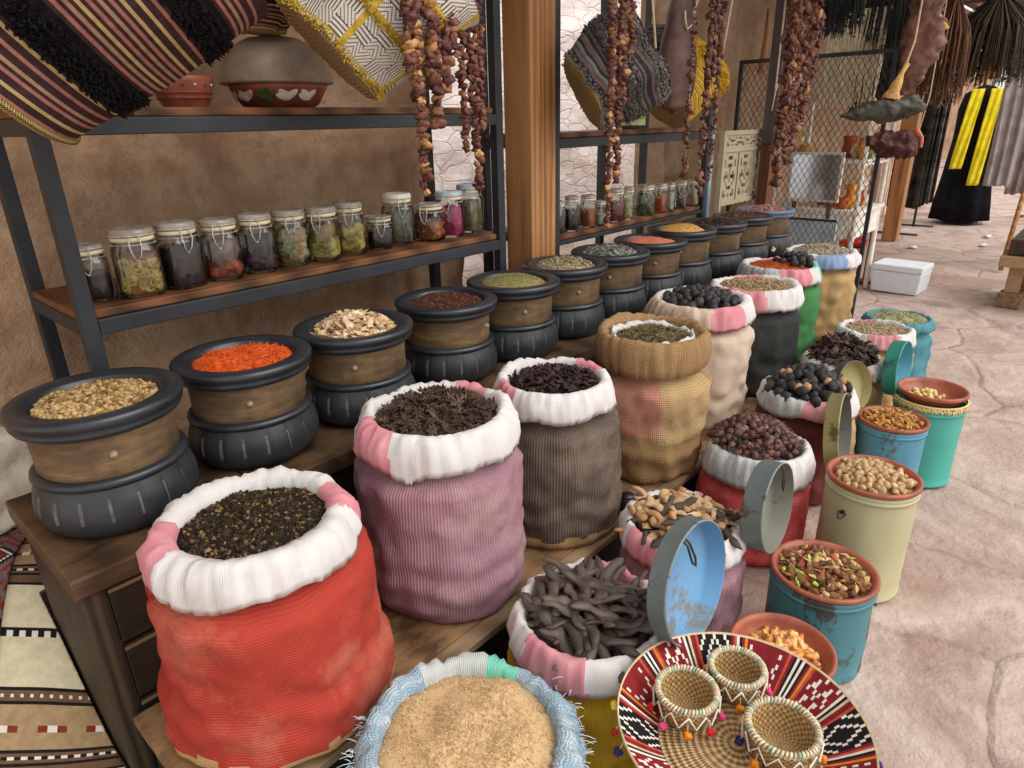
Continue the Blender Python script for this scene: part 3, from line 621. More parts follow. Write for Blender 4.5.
# ------------------------------------------------------------------ bowls on the upper left shelf
c = onz(297, 105, 1.5635); c.y = max(c.y, 2.15); c = Vector((1.285, 2.20, 1.5637))
t = thing('painted_bowl', 'terracotta bowl with white painted flowers on the upper shelf', 'bowl', c); t.scale = (1.2, 1.2, 1.2)
def paint(u, v): return 0
MB().lathe([(0, 0), (.085, 0), (.09, .004), (.105, .012), (.128, .05), (.133, .062), (.126, .062), (.10, .016), (0, .012)], 60).build('bowl_body', M['terracotta'], t)
fl_ = MB()
for ph in (62, 90, 118, 150, 34):
    a = va(ph); cr = .119
    for k, (da, dz, rt) in enumerate(((-.07, .0, .9), (0, .008, 0), (.07, .0, -.9), (-.11, -.006, 1.3))):
        n = Vector((math.cos(a+da), math.sin(a+da), -.45)).normalized(); p = Vector((math.cos(a+da)*cr, math.sin(a+da)*cr, .034+dz))
        tz = Vector((0, 0, 1)); tz = (tz-n*tz.dot(n)).normalized(); tx = tz.cross(n); q = Matrix((tx, tz, n)).transposed() @ Matrix.Rotation(rt, 3, 'Z')
        if ph == 90: continue
        fl_.blob(p, 1, (.010, .021, .0024), q, 0, 0, 10, 6)
    if ph == 90:
        for k in range(5):
            n = Vector((math.cos(a), math.sin(a), -.45)).normalized(); tz = Vector((0, 0, 1)); tz = (tz-n*tz.dot(n)).normalized(); tx = tz.cross(n)
            q = 2*PI*k/5; fl_.blob(Vector((math.cos(a)*cr, math.sin(a)*cr, .034))+tx*math.cos(q)*.012+tz*math.sin(q)*.012, 1, (.011, .011, .0024), Matrix((tx, tz, n)).transposed(), 1, 0, 10, 6)
fl_.build('painted_flowers', [m_plain('flower_white', (226, 214, 200), .5, .05, 30, 0), m_plain('leaf_green', (70, 90, 40), .5, .1, 30, 0)], t)
o = MB().lathe([(.126, 0), (.150, .001), (.152, .007), (.14, .05), (.112, .092), (.07, .114), (.03, .121), (0, .122)], 60).build('bowl_cover', m_plain('bowl_cover_grey', (158, 140, 124), .6, .18, 8, .2, .003, .3), None, (c.x, c.y, c.z+.0625*1.2)); o.scale = (1.2, 1.2, 1.2)
tag(o, 'greyish beige domed bowl turned upside down on the painted bowl', 'bowl')
c2 = onz(172, 104, 1.5637); c2 = Vector((.965, 2.2, 1.5637))
t = thing('striped_bowl', 'terracotta bowl with painted stripes half hidden by the striped basket', 'bowl', c2)
MB().lathe([(0, 0), (.06, 0), (.062, .005), (.075, .03), (.088, .075), (.09, .09), (.083, .09), (.066, .03), (0, .012)], 48).build('bowl_body', M['terracotta'], t)
for z, r_ in ((.03, .0755), (.045, .0795)): MB().lathe([(r_-.002, z-.003), (r_+.0018, z-.003), (r_+.0028, z+.002), (r_-.002, z+.003)], 48).build('painted_stripe', M['terracotta_dark'], t)
dd = MB()
for k in range(16):
    a = 2*PI*k/16; dd.blob((.0852*math.cos(a), .0852*math.sin(a), .066), 1, (.0045, .0045, .004), None, k % 2, 0, 8, 6)
dd.build('painted_dots', [m_plain('dot_white', (220, 214, 206), .5, .05, 30, 0), m_plain('dot_blue', (60, 84, 130), .5, .05, 30, 0)], t)
# glass lantern on the right upper shelf
c = onz(634, 128, 1.4585); c = Vector((3.47, 2.2, 1.4587))
t = thing('glass_box', 'yellow-green glass box with a dark base on the right upper shelf', 'box', c)
bevel(MB().box((0, 0, .008), (.17, .10, .016)).build('box_base', M['steel'], t), .002)
bevel(MB().box((0, 0, .0505), (.16, .09, .068)).build('box_body', m_plain('olive_glass', (176, 178, 96), .12, .35, 16, .1, .002, .7), t), .004)
bevel(MB().box((0, 0, .092), (.17, .10, .014)).build('box_lid', m_plain('gold_lid', (196, 180, 96), .25, .2, 20, .1, .002, .6), t), .003)
# ------------------------------------------------------------------ sacks
def sack(label, x, y, zb, h, r, body_mat, stripes, cuff=None, prof=None, seed=1, fold=.010, lump=.012, group='open sacks of dried goods', inner=.78, drop=.075, base_mat=None, roll=0, bmf=None, name='open_sack', tilt=(0, 0), ecc=(1, 1, 0)):
    """open cloth sack: body, turned-down cuff in coloured sections; stripes = [(phi0, phi1, material)] seen from the aisle"""
    t = thing(name, label, 'sack', (x, y, zb+.001), 0, group)
    prof = prof or [(.0, .97), (.04, 1.04), (.12, 1.08), (.3, 1.08), (.5, 1.07), (.7, 1.06), (.84, 1.04), (.93, 1.0), (.97, .95)]
    N = 112; rings = 40; pts = [(0, 0), (r*prof[0][1]*.6, 0)]
    def pr(f):
        for (a, ra), (b, rb_) in zip(prof, prof[1:]):
            if f <= b: q = (f-a)/(b-a); q = q*q*(3-2*q); return ra+(rb_-ra)*q
        return prof[-1][1]
    fr = [prof[-1][0]*i/rings for i in range(rings+1)]
    pts += [(r*pr(f), h*f) for f in fr]
    S = Vector((seed*2.3, seed*5.1, seed*1.3))
    def fn(t_, i, rr, z):
        if i == 0: return rr, z
        f = z/h; c, s = math.cos(t_), math.sin(t_)
        k = lump*noise.fractal(Vector((c*1.4, s*1.4, z*5))+S, 1, 2, 3)*(1.2 if f < .5 else .9)
        k += fold*(f**2)*math.sin(t_*(9+seed % 4)+seed+2.5*noise.noise(Vector((c, s, z*3))+S))*.6
        k += fold*.8*noise.noise(Vector((c*5, s*5, z*16))+S)
        k -= fold*.9*abs(noise.noise(Vector((c*1.5, s*1.5, z*10+t_*.4))*1.3+S*2))
        if z > h-drop-.06: q_ = min(1, (z-(h-drop-.06))/.045); rr = rr*(1-q_)+min(rr, r*.85)*q_; k *= 1-q_*.8
        cr = .006*(1-abs((f-.25)/.25)) if f < .5 else 0
        return max(.01, rr+k+cr*math.sin(z*70+3*noise.noise(Vector((c*2, s*2, z))+S))), z+(0 if f < .02 else .008*noise.noise(Vector((c*2, s*2, z*4))-S)*min(1, f*4))
    mb = MB(); mats = [body_mat]+([base_mat] if base_mat else [])
    extra = []
    if bmf: extra = bmf[0]; mats = [body_mat]+extra
    def mf(j, i):
        if bmf: return bmf[1](j/N*360, fr[max(0, min(rings, i-2))])
        return 1 if base_mat and i >= 1 and fr[max(0, min(rings, i-2))] < .07+.03*noise.noise(Vector((j*.2, seed, 0))) else 0
    mb.lathe(pts, N, fn=fn, mfn=mf); o = mb.build('body', mats, t)
    # cuff
    cm = []; 
    for s in stripes:
        if s[2] not in cm: cm.append(s[2])
    top = h
    cp = [(r*.99, top-drop), (r*1.06, top-drop-.006), (r*1.07, top-drop*.85), (r*1.05, top-drop*.5), (r*1.0, top-drop*.2), (r*.945, top-.002), (r*.88, top+.002), (r*(inner+.035), top-.006), (r*inner, top-.03), (r*(inner-.03), top-.07), (r*(inner-.06), top-.11)]
    if roll: cp = [(r*.98, top-drop), (r*1.03, top-drop+.006), (r*1.06, top-drop*.7), (r*1.06, top-drop*.35), (r*1.02, top-drop*.05), (r*.95, top+.004), (r*.88, top-.008), (r*.84, top-.03), (r*(inner+.01), top-.045), (r*(inner-.02), top-.08), (r*(inner-.06), top-.12)]
    def cf(t_, i, rr, z):
        c, s = math.cos(t_), math.sin(t_)
        w = noise.fractal(Vector((c*2.2, s*2.2, i*.25))+S*3, .9, 2.1, 4)
        w2 = noise.noise(Vector((c*6, s*6, i*.5+seed)))
        w3 = abs(noise.noise(Vector((c*9+seed, s*9, i*.35))))
        e = 1.0 if 0 < i < 8 else .35; pl = math.sin(t_*17+seed*2+5*noise.noise(Vector((c*1.5, s*1.5, seed)))+i*.22); pl = (1-abs(pl))**2.2
        big = noise.noise(Vector((c*1.6, s*1.6, seed*1.9))); return rr+(.009*w+.006*w2-.011*pl+.006*big)*e*r/.2, z+(.008*w-.006*w3+.004*w2-.006*pl+(.022*big+.010*noise.noise(Vector((c*4, s*4, seed))) if i < 4 else .006*big))*e*r/.2+tilt[0]*math.cos(t_-va(tilt[1]))
    def cmf(j, i):
        a = math.degrees(j/N*2*PI); phi = (-47.6-a+3.5*noise.noise(Vector((i*.4, seed, a*.02)))*2) % 360
        for p0, p1, mt in stripes:
            if (p0 <= phi < p1) or (p0 > p1 and (phi >= p0 or phi < p1)): return cm.index(mt)
        return 0
    mb = MB(); mb.lathe(cp, N, fn=cf, mfn=cmf); o = mb.build('turned_cuff', cm, t)
    mb = MB(); mb.lathe([(r*(inner-.05), top-.10), (r*.4, top-.095), (0, top-.093)], 40); mb.build('liner', M['grey_cloth'] if not roll else M['burlap'], t)
    if ecc[0] != 1 or ecc[1] != 1:
        pass
    return t
W_, P_, G_, B_ = M['white_cloth'], M['pink_cloth'], M['grey_cloth'], M['blue_cloth']
red = sack('red sack of dark crumbly spice at the left end of the step', .519, 1.228, .26, .49, .208, M['red_sack'], [(0, 132, W_), (132, 172, P_), (172, 318, W_), (318, 352, P_), (352, 360, W_)],
    prof=[(.0, 1.12), (.05, 1.22), (.15, 1.22), (.3, 1.15), (.5, 1.12), (.7, 1.12), (.85, 1.12), (.93, 1.04), (.97, .96)], seed=3, base_mat=M['tan_sack'], inner=.73)
pur = sack('purple mesh sack heaped with spiky dark brown pods on the step', 1.05, 1.233, .26, .55, .205, M['purple_sack'], [(0, 120, W_), (120, 168, P_), (168, 284, W_), (284, 318, P_), (318, 360, W_)],
    prof=[(.0, .97), (.04, 1.05), (.12, 1.12), (.3, 1.14), (.5, 1.12), (.7, 1.11), (.85, 1.10), (.93, 1.03), (.97, .96)], seed=5, drop=.09)
bro = sack('brown sack of dark dried petals on the step', 1.512, 1.205, .26, .51, .184, M['brown_sack'], [(0, 138, W_), (138, 172, P_), (172, 306, W_), (306, 345, P_), (345, 360, W_)],
    prof=[(.0, 1.1), (.05, 1.2), (.15, 1.24), (.3, 1.24), (.5, 1.2), (.7, 1.14), (.85, 1.08), (.93, 1.0), (.97, .94)], seed=8, drop=.08, base_mat=M['burlap_pale'])
def bur_f(a, f):
    phi = (-47.6-a) % 360
    if 92 < phi < 165 and .35 < f < .9: return 1
    if 20 < phi <= 92 and .3 < f < .9: return 2
    return 0
bur = sack('burlap sack with a thick rolled rim and dried herb stems', 2.035, 1.165, .26, .545, .192, M['burlap'], [(0, 360, M['burlap'])], seed=12, roll=1, drop=.13, inner=.74,
    prof=[(.0, .9), (.05, .98), (.15, 1.04), (.35, 1.1), (.6, 1.12), (.8, 1.1), (.9, 1.04), (.97, 1.0)], bmf=([M['burlap_pink'], M['burlap_pale']], bur_f), lump=.022, fold=.014)
lin_ = MB()
def lf(t_, i, rr, z): return rr+.006*noise.noise(Vector((math.cos(t_)*7, math.sin(t_)*7, i))), z+.022*noise.noise(Vector((math.cos(t_)*5, math.sin(t_)*5, 3+i*.2)))
lin_.lathe([(.152, .475), (.150, .515), (.146, .530), (.138, .515), (.135, .47)], 80, fn=lf, mfn=lambda j, i: 1 if 95 < (-47.6-j*4.5) % 360 < 150 else 0); lin_.build('inner_liner', [W_, P_], bur)
bei = sack('beige cloth sack of black dried limes, on the step beyond the burlap sack', 2.59, 1.262, .26, .535, .213, M['beige_sack'], [(0, 52, W_), (52, 92, P_), (92, 190, M['beige_sack']), (190, 290, W_), (290, 330, P_), (330, 360, W_)], seed=15, drop=.08)
bla = sack('charcoal grey cloth sack of tan seeds with a pink and white rim', 3.08, 1.225, .26, .51, .205, M['black_sack'], [(0, 98, W_), (98, 150, P_), (150, 260, W_), (260, 300, P_), (300, 360, W_)], seed=17, drop=.085)
gre = sack('green cloth sack of orange chips and black dried limes', 3.60, 1.31, .26, .51, .206, M['green_sack'], [(0, 40, M['green_cloth']), (40, 62, W_), (62, 112, P_), (112, 190, G_), (190, 255, W_), (255, 300, P_), (300, 360, W_)], seed=21, drop=.075)
tan = sack('tan cloth sack of grey seeds, the farthest sack on the step', 4.12, 1.27, .26, .51, .2, M['tan_sack'], [(0, 70, W_), (70, 122, B_), (122, 360, W_)], seed=23, drop=.075, fold=.014)

FL = .006
sug = sack('pale blue woven plastic sack of golden grain on the floor', .63, .715, 0, .40, .214, M['lightblue_sack'], [(0, 40, M['bluewhite']), (40, 238, M['bluewhite']), (238, 280, G_), (280, 306, M['green_cloth']), (306, 360, M['bluewhite'])], seed=31, inner=.80, drop=.07)
fr_ = MB()
for k in range(150):
    a = va(R.choice([R.uniform(-40, 40), R.uniform(150, 200)])); q = R.uniform(.215, .226); p = Vector((q*math.cos(a), q*math.sin(a), .395+R.uniform(-.07, 0)))
    d = Vector((math.cos(a), math.sin(a), 0))*R.uniform(.004, .02)+Vector((R.uniform(-.012, .012), R.uniform(-.012, .012), R.uniform(-.018, .01)))
    fr_.tube([p, p+d*.6+Vector((0, 0, .003)), p+d], .0008, 4)
fr_.build('frayed_threads', m_plain('fray', (200, 214, 222), .8, .05, 40, 0), sug)['kind'] = 'stuff'
car = sack('yellow sack of dark curved carob pods on the floor', 1.095, .755, 0, .385, .197, M['yellow_sack'], [(0, 102, W_), (102, 152, P_), (152, 285, W_), (285, 330, P_), (330, 360, W_)], seed=33, inner=.80, drop=.07)
roo = sack('purple sack of mixed roots and bark on the floor', 1.572, .765, 0, .40, .172, M['purple_sack'], [(0, 108, W_), (108, 165, P_), (165, 300, W_), (300, 325, P_), (325, 360, W_)], seed=36, inner=.80, drop=.07)
hip = sack('coral red sack of dried red-brown hips on the floor', 2.17, .785, 0, .42, .182, M['coral_sack'], [(0, 100, W_), (100, 180, G_), (180, 360, W_)], seed=38, inner=.82, drop=.10)
lim = sack('tan floor sack shaded maroon on its left, heaped with black and tan dried limes', 2.70, .80, 0, .46, .186, M['shaded_sack'], [(0, 65, W_), (65, 120, P_), (120, 200, G_), (200, 360, W_)], seed=41, inner=.82, drop=.07, bmf=([M['tan_sack']], lambda a, f: 1 if (-47.6-a) % 360 < 75 or (-47.6-a) % 360 > 300 else 0))
flo = sack('tan sack of dark dried flower pods on the floor', 3.14, .80, 0, .475, .168, M['tan_sack'], [(0, 75, W_), (75, 130, P_), (130, 360, W_)], seed=44, inner=.82, drop=.065)
pwk = sack('tan floor sack with a wide pink and white rim, beside the turquoise sack', 3.63, .80, 0, .50, .176, M['tan_sack'], [(0, 85, W_), (85, 128, P_), (128, 255, W_), (255, 300, P_), (300, 360, W_)], seed=47, inner=.82, drop=.065)
blu = sack('turquoise cloth sack of greenish grain, farthest of the floor sacks', 4.10, .80, 0, .45, .172, M['turq_sack'], [(0, 360, M['turq_sack'])], seed=50, inner=.82, drop=.05)

# ------------------------------------------------------------------ grain in the sacks
def sheap(s, top, r, name, label, cat, h, n, kind, size, cols, seed, amp=.008, rough=.85):
    x, y = s.location.x, s.location.y; return heap(name, label, cat, (x, y, top), r, h, n, kind, size, I(name+'_mat', cols, rough), seed, amp)
sheap(red, .715, .154, 'dark_crumbs', 'dark brown crumbly spice with a few tan specks in the red sack', 'spice', .022, 2400, 'chunk', .0058, [(36, 29, 22), (52, 42, 32), (26, 21, 17), (70, 56, 40), (40, 32, 24), (150, 118, 74)], 3, .012)
sheap(bur, .762, .148, 'herb_stems', 'tangled olive brown dried herb stems in the burlap sack', 'herb', .03, 1500, 'shred', .016, [(92, 80, 54), (122, 106, 74), (66, 58, 40), (142, 128, 92)], 7, .012)
sheap(bla, .752, .168, 'tan_pellets', 'tan brown small seeds in the charcoal sack', 'seeds', .022, 900, 'chunk', .009, [(146, 122, 92), (176, 150, 116), (110, 90, 66)], 8)
sheap(gre, .752, .168, 'orange_chips', 'orange-red spice chips in the green sack', 'spice', .022, 900, 'shred', .010, [(166, 76, 40), (196, 96, 52), (136, 58, 34)], 9)
sheap(tan, .752, .164, 'grey_seeds', 'grey-beige seeds heaped in the tan sack', 'seeds', .045, 900, 'chunk', .010, [(150, 138, 118), (178, 164, 142), (118, 106, 90)], 10)
sheap(sug, .372, .176, 'golden_grain', 'golden fine grain heaped in the pale blue sack', 'grain', .035, 6500, 'shred', .0052, [(186, 152, 110), (208, 176, 132), (166, 130, 88), (226, 202, 162)], 11, .016)
sheap(pwk, .478, .15, 'beige_grain', 'beige grain in the pink and white rimmed sack', 'grain', .012, 500, 'chunk', .008, [(150, 132, 106), (178, 160, 132), (118, 104, 82)], 12)
sheap(blu, .436, .148, 'greenish_grain', 'greenish beige grain in the turquoise sack', 'grain', .025, 500, 'chunk', .008, [(146, 144, 108), (170, 168, 130), (120, 118, 86)], 13)

# ------------------------------------------------------------------ countable pieces
def curved(L, r, bend, rr, flat=.55, wob=.1, n=9, taper=.5):
    pts = []; rad = []
    for i in range(n+1):
        q = i/n*2-1; a = q*bend
        pts.append(Vector((L/2*math.sin(a)/max(bend, .01), L/2*(1-math.cos(a))/max(bend, .01)*1.0, wob*r*math.sin(q*7+bend*9)))); rad.append(r*(1-taper*abs(q)**3)*(1+.18*math.sin(q*9+bend*5)))
    rad[0] *= .5; rad[-1] *= .4
    return MB().tube(pts, rad, 8, 0, True, flat, up=(0, 0, 1))
rr = random.Random(21)
pods = [curved(L, .0135*k, b, rr, .6, .25, 13) for L, k, b in ((.15, 1, .5), (.18, .95, 1.0), (.12, 1.2, .3), (.16, .9, 1.5), (.11, 1.25, .7), (.19, .8, .35))]
M['carob'] = m_piece('carob_skin', [(68, 57, 52), (92, 79, 71), (112, 97, 88), (56, 46, 43)], .5, .4, 40, .3, (34, 26, 24))
pieces('carob_pod', pods, M['carob'], pile_spots(96, (1.095, .755, .372), .142, .062, rr, .026, 3, .4), 'dark curved carob pod heaped in the yellow sack', 'carob pod', 'carob pods in the yellow sack')
roots = [curved(.10, .013, .2, rr, .6, .4, taper=.2), curved(.13, .010, .6, rr, .8, .5), MB().octa((0, 0, 0), (.045, .018, .010), Matrix.Identity(3), jit=.3, rr=rr), curved(.08, .017, .1, rr, .55, .5, taper=.2)]
M['root_pale'] = m_piece('pale_root', [(190, 156, 116), (212, 182, 144), (168, 132, 92), (196, 146, 108)], .8, .2, 40, .4, (120, 84, 56))
M['root_dark'] = m_piece('dark_root', [(70, 62, 56), (92, 82, 72), (54, 48, 44)], .8, .2, 40, .3, (36, 30, 26))
sp = pile_spots(110, (1.572, .765, .392), .142, .05, rr, .022, 3, .4)
pieces('dried_root', roots, M['root_pale'], sp[:74], 'pale tan piece of root in the purple floor sack', 'root', 'pale roots in the purple floor sack')
pieces('dried_bark', [curved(.14, .011, .5, rr, .8), curved(.11, .014, .3, rr, .6)], M['root_dark'], sp[74:], 'dark grey curved stick among pale roots', 'stick', 'dark sticks among the roots')
def star(k, L, rr, up=.5):
    mb = MB(); mb.blob((0, 0, 0), L*.28, (1, 1, .8), None, 0, .4, 7, 5, k)
    for i in range(k):
        a = 2*PI*i/k+rr.uniform(-.2, .2); d = Vector((math.cos(a), math.sin(a), rr.uniform(-.2, up))).normalized()
        mb.octa(d*L*.55, (L*.24, L*.16, L*.55), axrot(d), jit=.2, rr=rr)
    return mb
M['anise'] = m_piece('spiky_pod_skin', [(70, 56, 48), (92, 74, 62), (58, 46, 40), (112, 90, 72)], .8, .2, 80, .3, (36, 28, 24))
pieces('spiky_pod', [star(7, .016, rr), star(6, .018, rr), star(8, .015, rr)], M['anise'], pile_spots(300, (1.05, 1.233, .784), .168, .05, rr, .020, 2, .9), 'small spiky dark brown pod heaped in the purple mesh sack', 'spice pod', 'spiky pods in the purple mesh sack')
heap('pod_crumbs', 'dark brown crumbs under the spiky pods in the purple mesh sack', 'spice', (1.05, 1.233, .772), .165, .04, 500, 'chunk', .008, I('pod_crumbs_mat', [(60, 48, 42), (84, 68, 56), (46, 36, 32)]), 61)
M['petal'] = m_piece('dark_petal', [(46, 32, 32), (66, 44, 44), (38, 28, 28), (82, 56, 54)], .75, .25, 60, .3, (26, 18, 18))
pets = [curved(.034, .0075, 1.1, rr, .5, .3, 6), curved(.028, .009, .6, rr, .35, .3, 6), star(4, .013, rr, .9)]
pieces('dried_petal', pets, M['petal'], pile_spots(230, (1.512, 1.205, .748), .145, .03, rr, .016, 2, .8), 'dark purple-brown dried petal in the brown sack', 'petal', 'dried petals in the brown sack')
heap('petal_crumbs', 'dark petal crumbs under the petals in the brown sack', 'spice', (1.512, 1.205, .735), .143, .022, 300, 'chunk', .007, I('petal_crumbs_mat', [(44, 32, 32), (60, 44, 42)]), 62)
def lime(seed, r=.019):
    mb = MB(); mb.blob((0, 0, 0), r, (1, 1, .93), None, 0, .16, 14, 10, seed); mb.blob((0, 0, r*.93), r*.16, (1, 1, .8), None, 0, 0, 6, 4); return mb
limes = [lime(1), lime(4, .021), lime(7, .017)]
M['lime_black'] = m_piece('black_lime_skin', [(46, 45, 46), (62, 60, 60), (36, 35, 36), (74, 70, 66)], .6, .3, 50, .25, (26, 24, 24), .6)
M['lime_tan'] = m_piece('tan_lime_skin', [(176, 130, 96), (196, 152, 118), (150, 108, 80)], .65, .3, 50, .3, (110, 76, 56), .6)
pieces('dried_lime', limes, M['lime_black'], pile_spots(120, (2.59, 1.262, .775), .158, .045, rr, .036, 2, 3), 'black dried lime in the beige cloth sack', 'dried lime', 'black dried limes in the beige sack')
sp = pile_spots(190, (2.70, .80, .452), .165, .085, rr, .036, 3, 3)
tanidx = [k for k in range(len(sp)) if k % 8 == 3 and sp[k][0][2] > .46]
pieces('dried_lime', limes, M['lime_black'], [s for k, s in enumerate(sp) if k not in tanidx], 'black dried lime heaped in the maroon-shaded tan sack', 'dried lime', 'black dried limes in the maroon and tan sack')
pieces('dried_lime', limes, M['lime_tan'], [sp[k] for k in tanidx], 'tan brown dried lime among black ones in the maroon-shaded tan sack', 'dried lime', 'tan dried limes among black ones')
g0 = Vector((3.60, 1.31, .775)); dR = Vector((RV.x, RV.y, 0)).normalized()
pieces('dried_lime', limes, M['lime_black'], pile_spots(34, g0+dR*.075, .095, .045, rr, .036, 2, 3), 'black dried lime lying on the orange chips in the green sack', 'dried lime', 'black dried limes on the orange chips')
o = curved(.20, .008, .25, rr, .9, .6).build('dried_stick', M['root_pale'], None, (3.62, 1.36, .835), (.1, .1, .35)); tag(o, 'pale stick lying across the black limes on the green sack', 'stick')
M['hip'] = m_piece('dried_hip_skin', [(84, 56, 50), (112, 76, 66), (66, 44, 42), (134, 100, 88)], .5, .35, 70, .3, (48, 28, 26), .6)
def hipm(seed):
    mb = MB(); mb.blob((0, 0, 0), .0125, (1, 1, 1.1), None, 0, .4, 9, 7, seed)
    for k in range(5):
        a = 2*PI*k/5; d = Vector((math.cos(a)*.7, math.sin(a)*.7, .7)); mb.octa(Vector((0, 0, .012))+d*.005, (.002, .003, .008), axrot(d), jit=.2, rr=rr)
    return mb
pieces('dried_hip', [hipm(1), hipm(3), hipm(6)], M['hip'], pile_spots(300, (2.16, .80, .42), .148, .085, rr, .022, 3, 3), 'small red-brown dried hip heaped in the coral red sack', 'dried hip', 'dried hips in the coral red sack')
M['flower'] = m_piece('dark_flower_pod', [(58, 44, 42), (84, 62, 56), (104, 82, 70), (46, 36, 36)], .75, .25, 60, .3, (32, 24, 24), .5)
pieces('dried_flower', [curved(.07, .012, .6, rr, .4, .4, 7), curved(.055, .014, 1.0, rr, .35, .4, 7), star(5, .028, rr, .8)], M['flower'], pile_spots(130, (3.13, .81, .468), .145, .10, rr, .03, 3, .9), 'dark curled dried flower pod in the tan floor sack', 'dried flower', 'dried flower pods in the tan floor sack')
pieces('dried_lime', limes, M['lime_black'], pile_spots(14, Vector((3.13, .80, .487))+dR*.09, .06, .03, rr, .034, 1, 3), 'black dried lime at the edge of the dark flower pods', 'dried lime', 'black dried limes beside the flower pods')
hd = MB().tube([(0, 0, 0), (0, 0, .07)], [.026, .022], 20); hd.tube([(0, 0, .064), (0, 0, .0702)], [.0225, .0225], 20)
p = Vector((1.68, 1.02, .262)); o = hd.build('plastic_canister', m_plain('black_plastic', (36, 36, 38), .4, .1, 20, .1, .001, .5), None, p, (.0, .0, .3)); tag(o, 'small black plastic canister on the step beside the brown sack', 'canister')

# ------------------------------------------------------------------ tins with terracotta bowls
def tin(label, x, y, h, r, mat, hpos=0, name='round_tin', lip=None):
    t = thing(name, label, 'tin', (x, y, .001), 0, 'round tins with terracotta bowls')
    def dent(q, i, rr_, z): return rr_+(.0035*noise.noise(Vector((math.cos(q)*2, math.sin(q)*2, z*7+x*9))) if 1 < i < 14 else 0), z
    pf = [(0, 0), (r*.98, 0), (r*1.015, .004), (r*1.015, .012), (r, .016)]+[(r, .016+(h-.036)*k/10) for k in range(1, 11)]+[(r*1.01, h-.016), (r*1.02, h-.012), (r*1.02, h-.004), (r*.995, h), (r*.98, h-.003), (r*.975, h-.07), (0, h-.072)]
    MB().lathe(pf, 72, fn=dent).build('can_body', mat, t)
    MB().lathe([(r*1.005, h-.028), (r*1.03, h-.028), (r*1.035, h-.022), (r*1.03, h-.016), (r*1.005, h-.016)], 72).build('rim_band', lip or mat, t)
    a = va(hpos); k = MB(); d = Vector((math.cos(a), math.sin(a), 0)); s_ = Vector((-d.y, d.x, 0)); p = d*r*1.0+Vector((0, 0, h-.08))
    k.tube([p+d*(.004+.016*math.sin(q)**2)+s_*(.012*math.cos(q))+Vector((0, 0, -.018*math.sin(q))) for q in [PI*j/10 for j in range(11)]], .0022, 6)
    k.box(tuple(p+d*.002), (.012, .012, .010), Matrix.Rotation(a, 3, 'Z')); k.build('wire_ring', M['dark_wire'], t); return t
def bowl(label, x, y, z, r, d=.055, mat=None, tip=0):
    t = thing('terracotta_bowl', label, 'bowl', (x, y, z), 0, 'terracotta bowls on the tins')
    MB().lathe([(0, 0), (r*.74, 0), (r*.78, .004), (r*.86, d*.45), (r*.90, d*.64), (r*.99, d*.68), (r*1.02, d*.76), (r*1.02, d*.95), (r*.985, d+.001), (r*.93, d*.97), (r*.88, d*.72), (r*.80, .012), (0, .010)], 72).build('bowl_wall', mat or M['terracotta'], t)
    return t
T = {'potpourri': (1.745, .402, .282, .138, .1415), 'gum': (1.40, .385, .25, .119, .124), 'pods': (2.185, .408, .394, .135, .1385), 'flakes': (2.87, .507, .326, .1255, .1285), 'chips': (3.13, .43, .357, .133, .132)}
tin('worn dark teal tin under the bowl of mixed brown potpourri', T['potpourri'][0], T['potpourri'][1], T['potpourri'][2], T['potpourri'][3], M['tin_teal'], 10)
tin('low dark tin under the bowl of orange pieces, partly behind the woven tray', T['gum'][0], T['gum'][1], T['gum'][2], T['gum'][3], M['tin_dark'], 30)
tin('tall cream painted tin under a bowl of beige pods', T['pods'][0], T['pods'][1], T['pods'][2], T['pods'][3], M['tin_cream'], 150)
tin('worn light blue tin under a bowl of yellow-brown flakes', T['flakes'][0], T['flakes'][1], T['flakes'][2], T['flakes'][3], M['tin_blue'], 0)
tq = tin('bright turquoise tin with a yellow fringed rim, farthest of the tins', T['chips'][0], T['chips'][1], T['chips'][2], T['chips'][3], M['tin_turq'], 0)
fr_ = MB()
for k in range(150):
    a = 2*PI*k/150; fr_.octa((.139*math.cos(a), .139*math.sin(a), .358+R.uniform(-.004, .004)), (.004, .004, .014), Matrix.Rotation(R.uniform(-.3, .3), 3, 'X'), jit=.3, rr=R)
fr_.lathe([(.134, .366), (.139, .367), (.140, .374), (.134, .375)], 72)
fr_.build('yellow_fringe', M['fringe'], tq)
BZ = {}
for k, lab, d in (('potpourri', 'terracotta bowl of mixed brown potpourri on the dark teal tin', .045), ('gum', 'terracotta bowl of orange pieces, partly behind the woven tray', .055), ('pods', 'terracotta bowl of beige pods on the cream tin', .05), ('flakes', 'terracotta bowl of yellow-brown flakes on the light blue tin', .05), ('chips', 'terracotta bowl holding a few pale yellow chips on the turquoise tin', .055)):
    x, y, h, r, rb = T[k]; zz = h+.0015-(d*.66 if k != 'chips' else 0); bowl(lab, x, y, zz, rb, d); BZ[k] = (x, y, zz+d)
M['gum'] = m_piece('orange_gum', [(226, 150, 76), (236, 182, 112), (214, 130, 62), (242, 204, 146)], .4, .4, 60, .25, (180, 96, 44))
gums = [MB().blob((0, 0, 0), .012, (1.5, .8, .6), None, 0, .8, 10, 7, 4), MB().blob((0, 0, 0), .012, (1.1, .9, .7), None, 0, .9, 10, 7, 9), curved(.034, .0065, .5, rr, .7, .5, 6)]
x, y, z = BZ['gum']; pieces('orange_piece', gums, M['gum'], pile_spots(110, (x, y, z-.028), .088, .03, rr, .014, 2, .6), 'orange dried piece in the bowl behind the woven tray', 'dried fruit', 'orange pieces in a terracotta bowl')
heap('orange_crumbs', 'orange crumbs under the orange pieces', 'dried fruit', (x, y, z-.042), .096, .03, 100, 'chunk', .008, M['gum'], 63)
